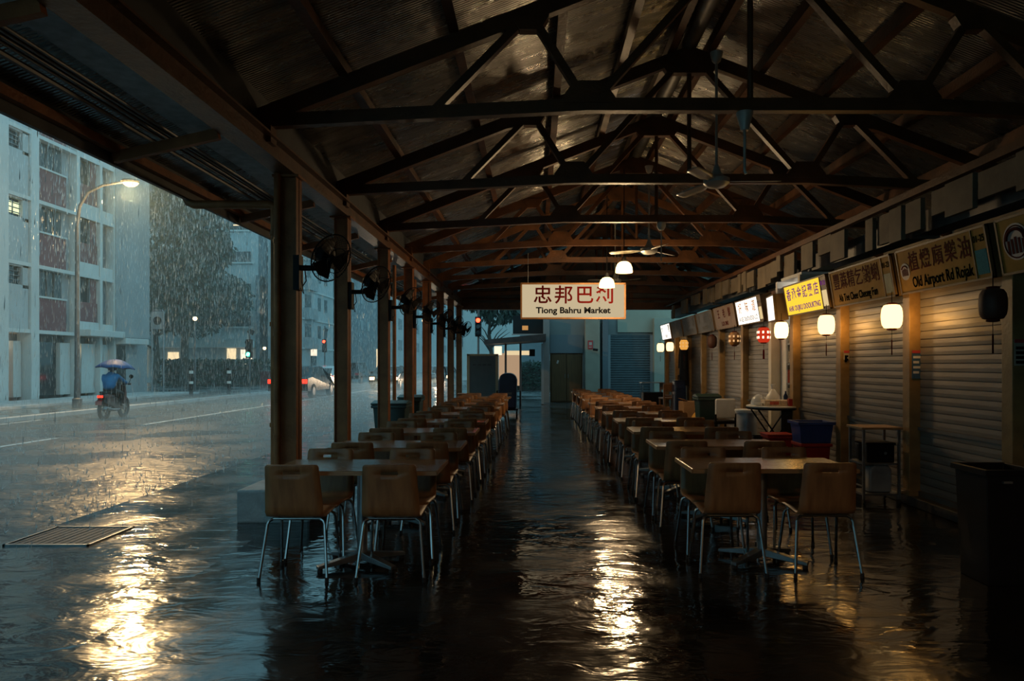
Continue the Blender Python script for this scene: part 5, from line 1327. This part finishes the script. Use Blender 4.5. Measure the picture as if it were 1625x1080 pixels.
rain('rain dripping in long drops along the canopy edge', 700, (-3.62, -3.46), (2.5, 20), (.0, 3.1), (.04, .14), .0035)
rain('rain falling far down the street', 9000, (-22, -3.9), (34, 60), (0, 14), (.12, .35), .007)
# splashes thrown up from the road
vs, fs = [], []
for i in range(3500):
    y = 6 + 30 * rnd.random() ** 1.3; x = rnd.uniform(-14, -4.4); z = -.02
    for k in range(3):
        a = rnd.uniform(0, 2 * PI); h = rnd.uniform(.02, .09); w = .0035; d = rnd.uniform(.01, .04); q = len(vs)
        vs += [(x - w, y, z), (x + w, y, z), (x, y + w * 1.5, z), (x + d * math.cos(a), y + d * math.sin(a), z + h)]
        fs += [(q, q + 1, q + 3), (q + 1, q + 2, q + 3), (q + 2, q, q + 3)]
tag(MB().add(vs, fs).build('rain_splash', M['rain'], fix=False), 'splashes of rain bouncing off the wet road', 'splash', kind='stuff')
# haze of fine rain: one closed body of air outside the hall, and a thicker low layer of spray
def fog(name, label, poly, z0, z1, dens, col, an=.3):
    m, nt, out = newmat(name + '_air')
    s = N(nt, 'ShaderNodeVolumeScatter', Density=dens, Anisotropy=an); s.inputs[0].default_value = (*col, 1)
    nt.links.new(s.outputs[0], out.inputs['Volume'])
    try: m.cycles.homogeneous_volume = True
    except Exception: pass
    o = MB().prism(poly, 'z', z0, z1).build(name, m)
    return tag(o, label, 'haze', kind='stuff')
fog('rain_haze', 'grey blue haze of fine rain over the street', [(-75, -5), (-3.6, -5), (-3.6, 31.5), (20, 31.5), (20, 175), (-75, 175)], -.5, 24, .0029, (.68, .93, 1.), .5)
fog('spray_mist', 'low mist of spray above the wet road', [(-13.8, 5), (-4.6, 5), (-4.6, 90), (-13.8, 90)], -.1, .5, .034, (.80, .94, 1.))

# ================================================================== LIGHT, SKY, CAMERA
w = bpy.data.worlds.new('dusk_sky'); S.world = w; w.use_nodes = True; nt = w.node_tree; nt.nodes.clear()
bg = N(nt, 'ShaderNodeBackground', Strength=1.15); bg.inputs[0].default_value = (.28, .69, .86, 1)
ow = nt.nodes.new('ShaderNodeOutputWorld'); nt.links.new(bg.outputs[0], ow.inputs[0])
# lamps of the hall behind the camera
def hall_lamp(x, y, z, e):
    l = bpy.data.lights.new('hall_lamp_light', 'SPOT'); l.energy = e; l.color = (1, .62, .30); l.shadow_soft_size = .15; l.spot_size = math.radians(160); l.spot_blend = .3
    lo = bpy.data.objects.new('hall_lamp_light', l); COL.objects.link(lo); lo.location = (x, y, z)
o = dup(pa, (.9, -2.2, 3.3), 0, 'lit bell pendant lamp hanging in the hall behind the camera'); hall_lamp(.9, -2.2, 3.15, 165)

cam = bpy.data.cameras.new('camera'); co = bpy.data.objects.new('camera', cam); COL.objects.link(co)
co.location = (0, 0, EYE); co.rotation_euler = (PI / 2, 0, 0)
cam.sensor_width = 36; cam.lens = 36 * 1100 / 1625; cam.shift_x = -37.5 / 1625; cam.shift_y = 38 / 1625
cam.clip_end = 500; cam.clip_start = .05
S.camera = co
S.view_settings.view_transform = 'Standard'; S.view_settings.look = 'None'; S.view_settings.gamma = 1; S.view_settings.exposure = 0
S.view_settings.use_curve_mapping = False
cy = S.cycles
cy.max_bounces = 7; cy.diffuse_bounces = 3; cy.glossy_bounces = 4; cy.transmission_bounces = 4; cy.volume_bounces = 1; cy.transparent_max_bounces = 6
cy.sample_clamp_indirect = 4; cy.sample_clamp_direct = 0; cy.use_denoising = True; cy.caustics_reflective = False; cy.caustics_refractive = False
for o in list(COL.objects):
    if o.type in ('MESH', 'FONT') and o.parent is None and not o.get('kind') and not o.get('label'): o['kind'] = 'structure'
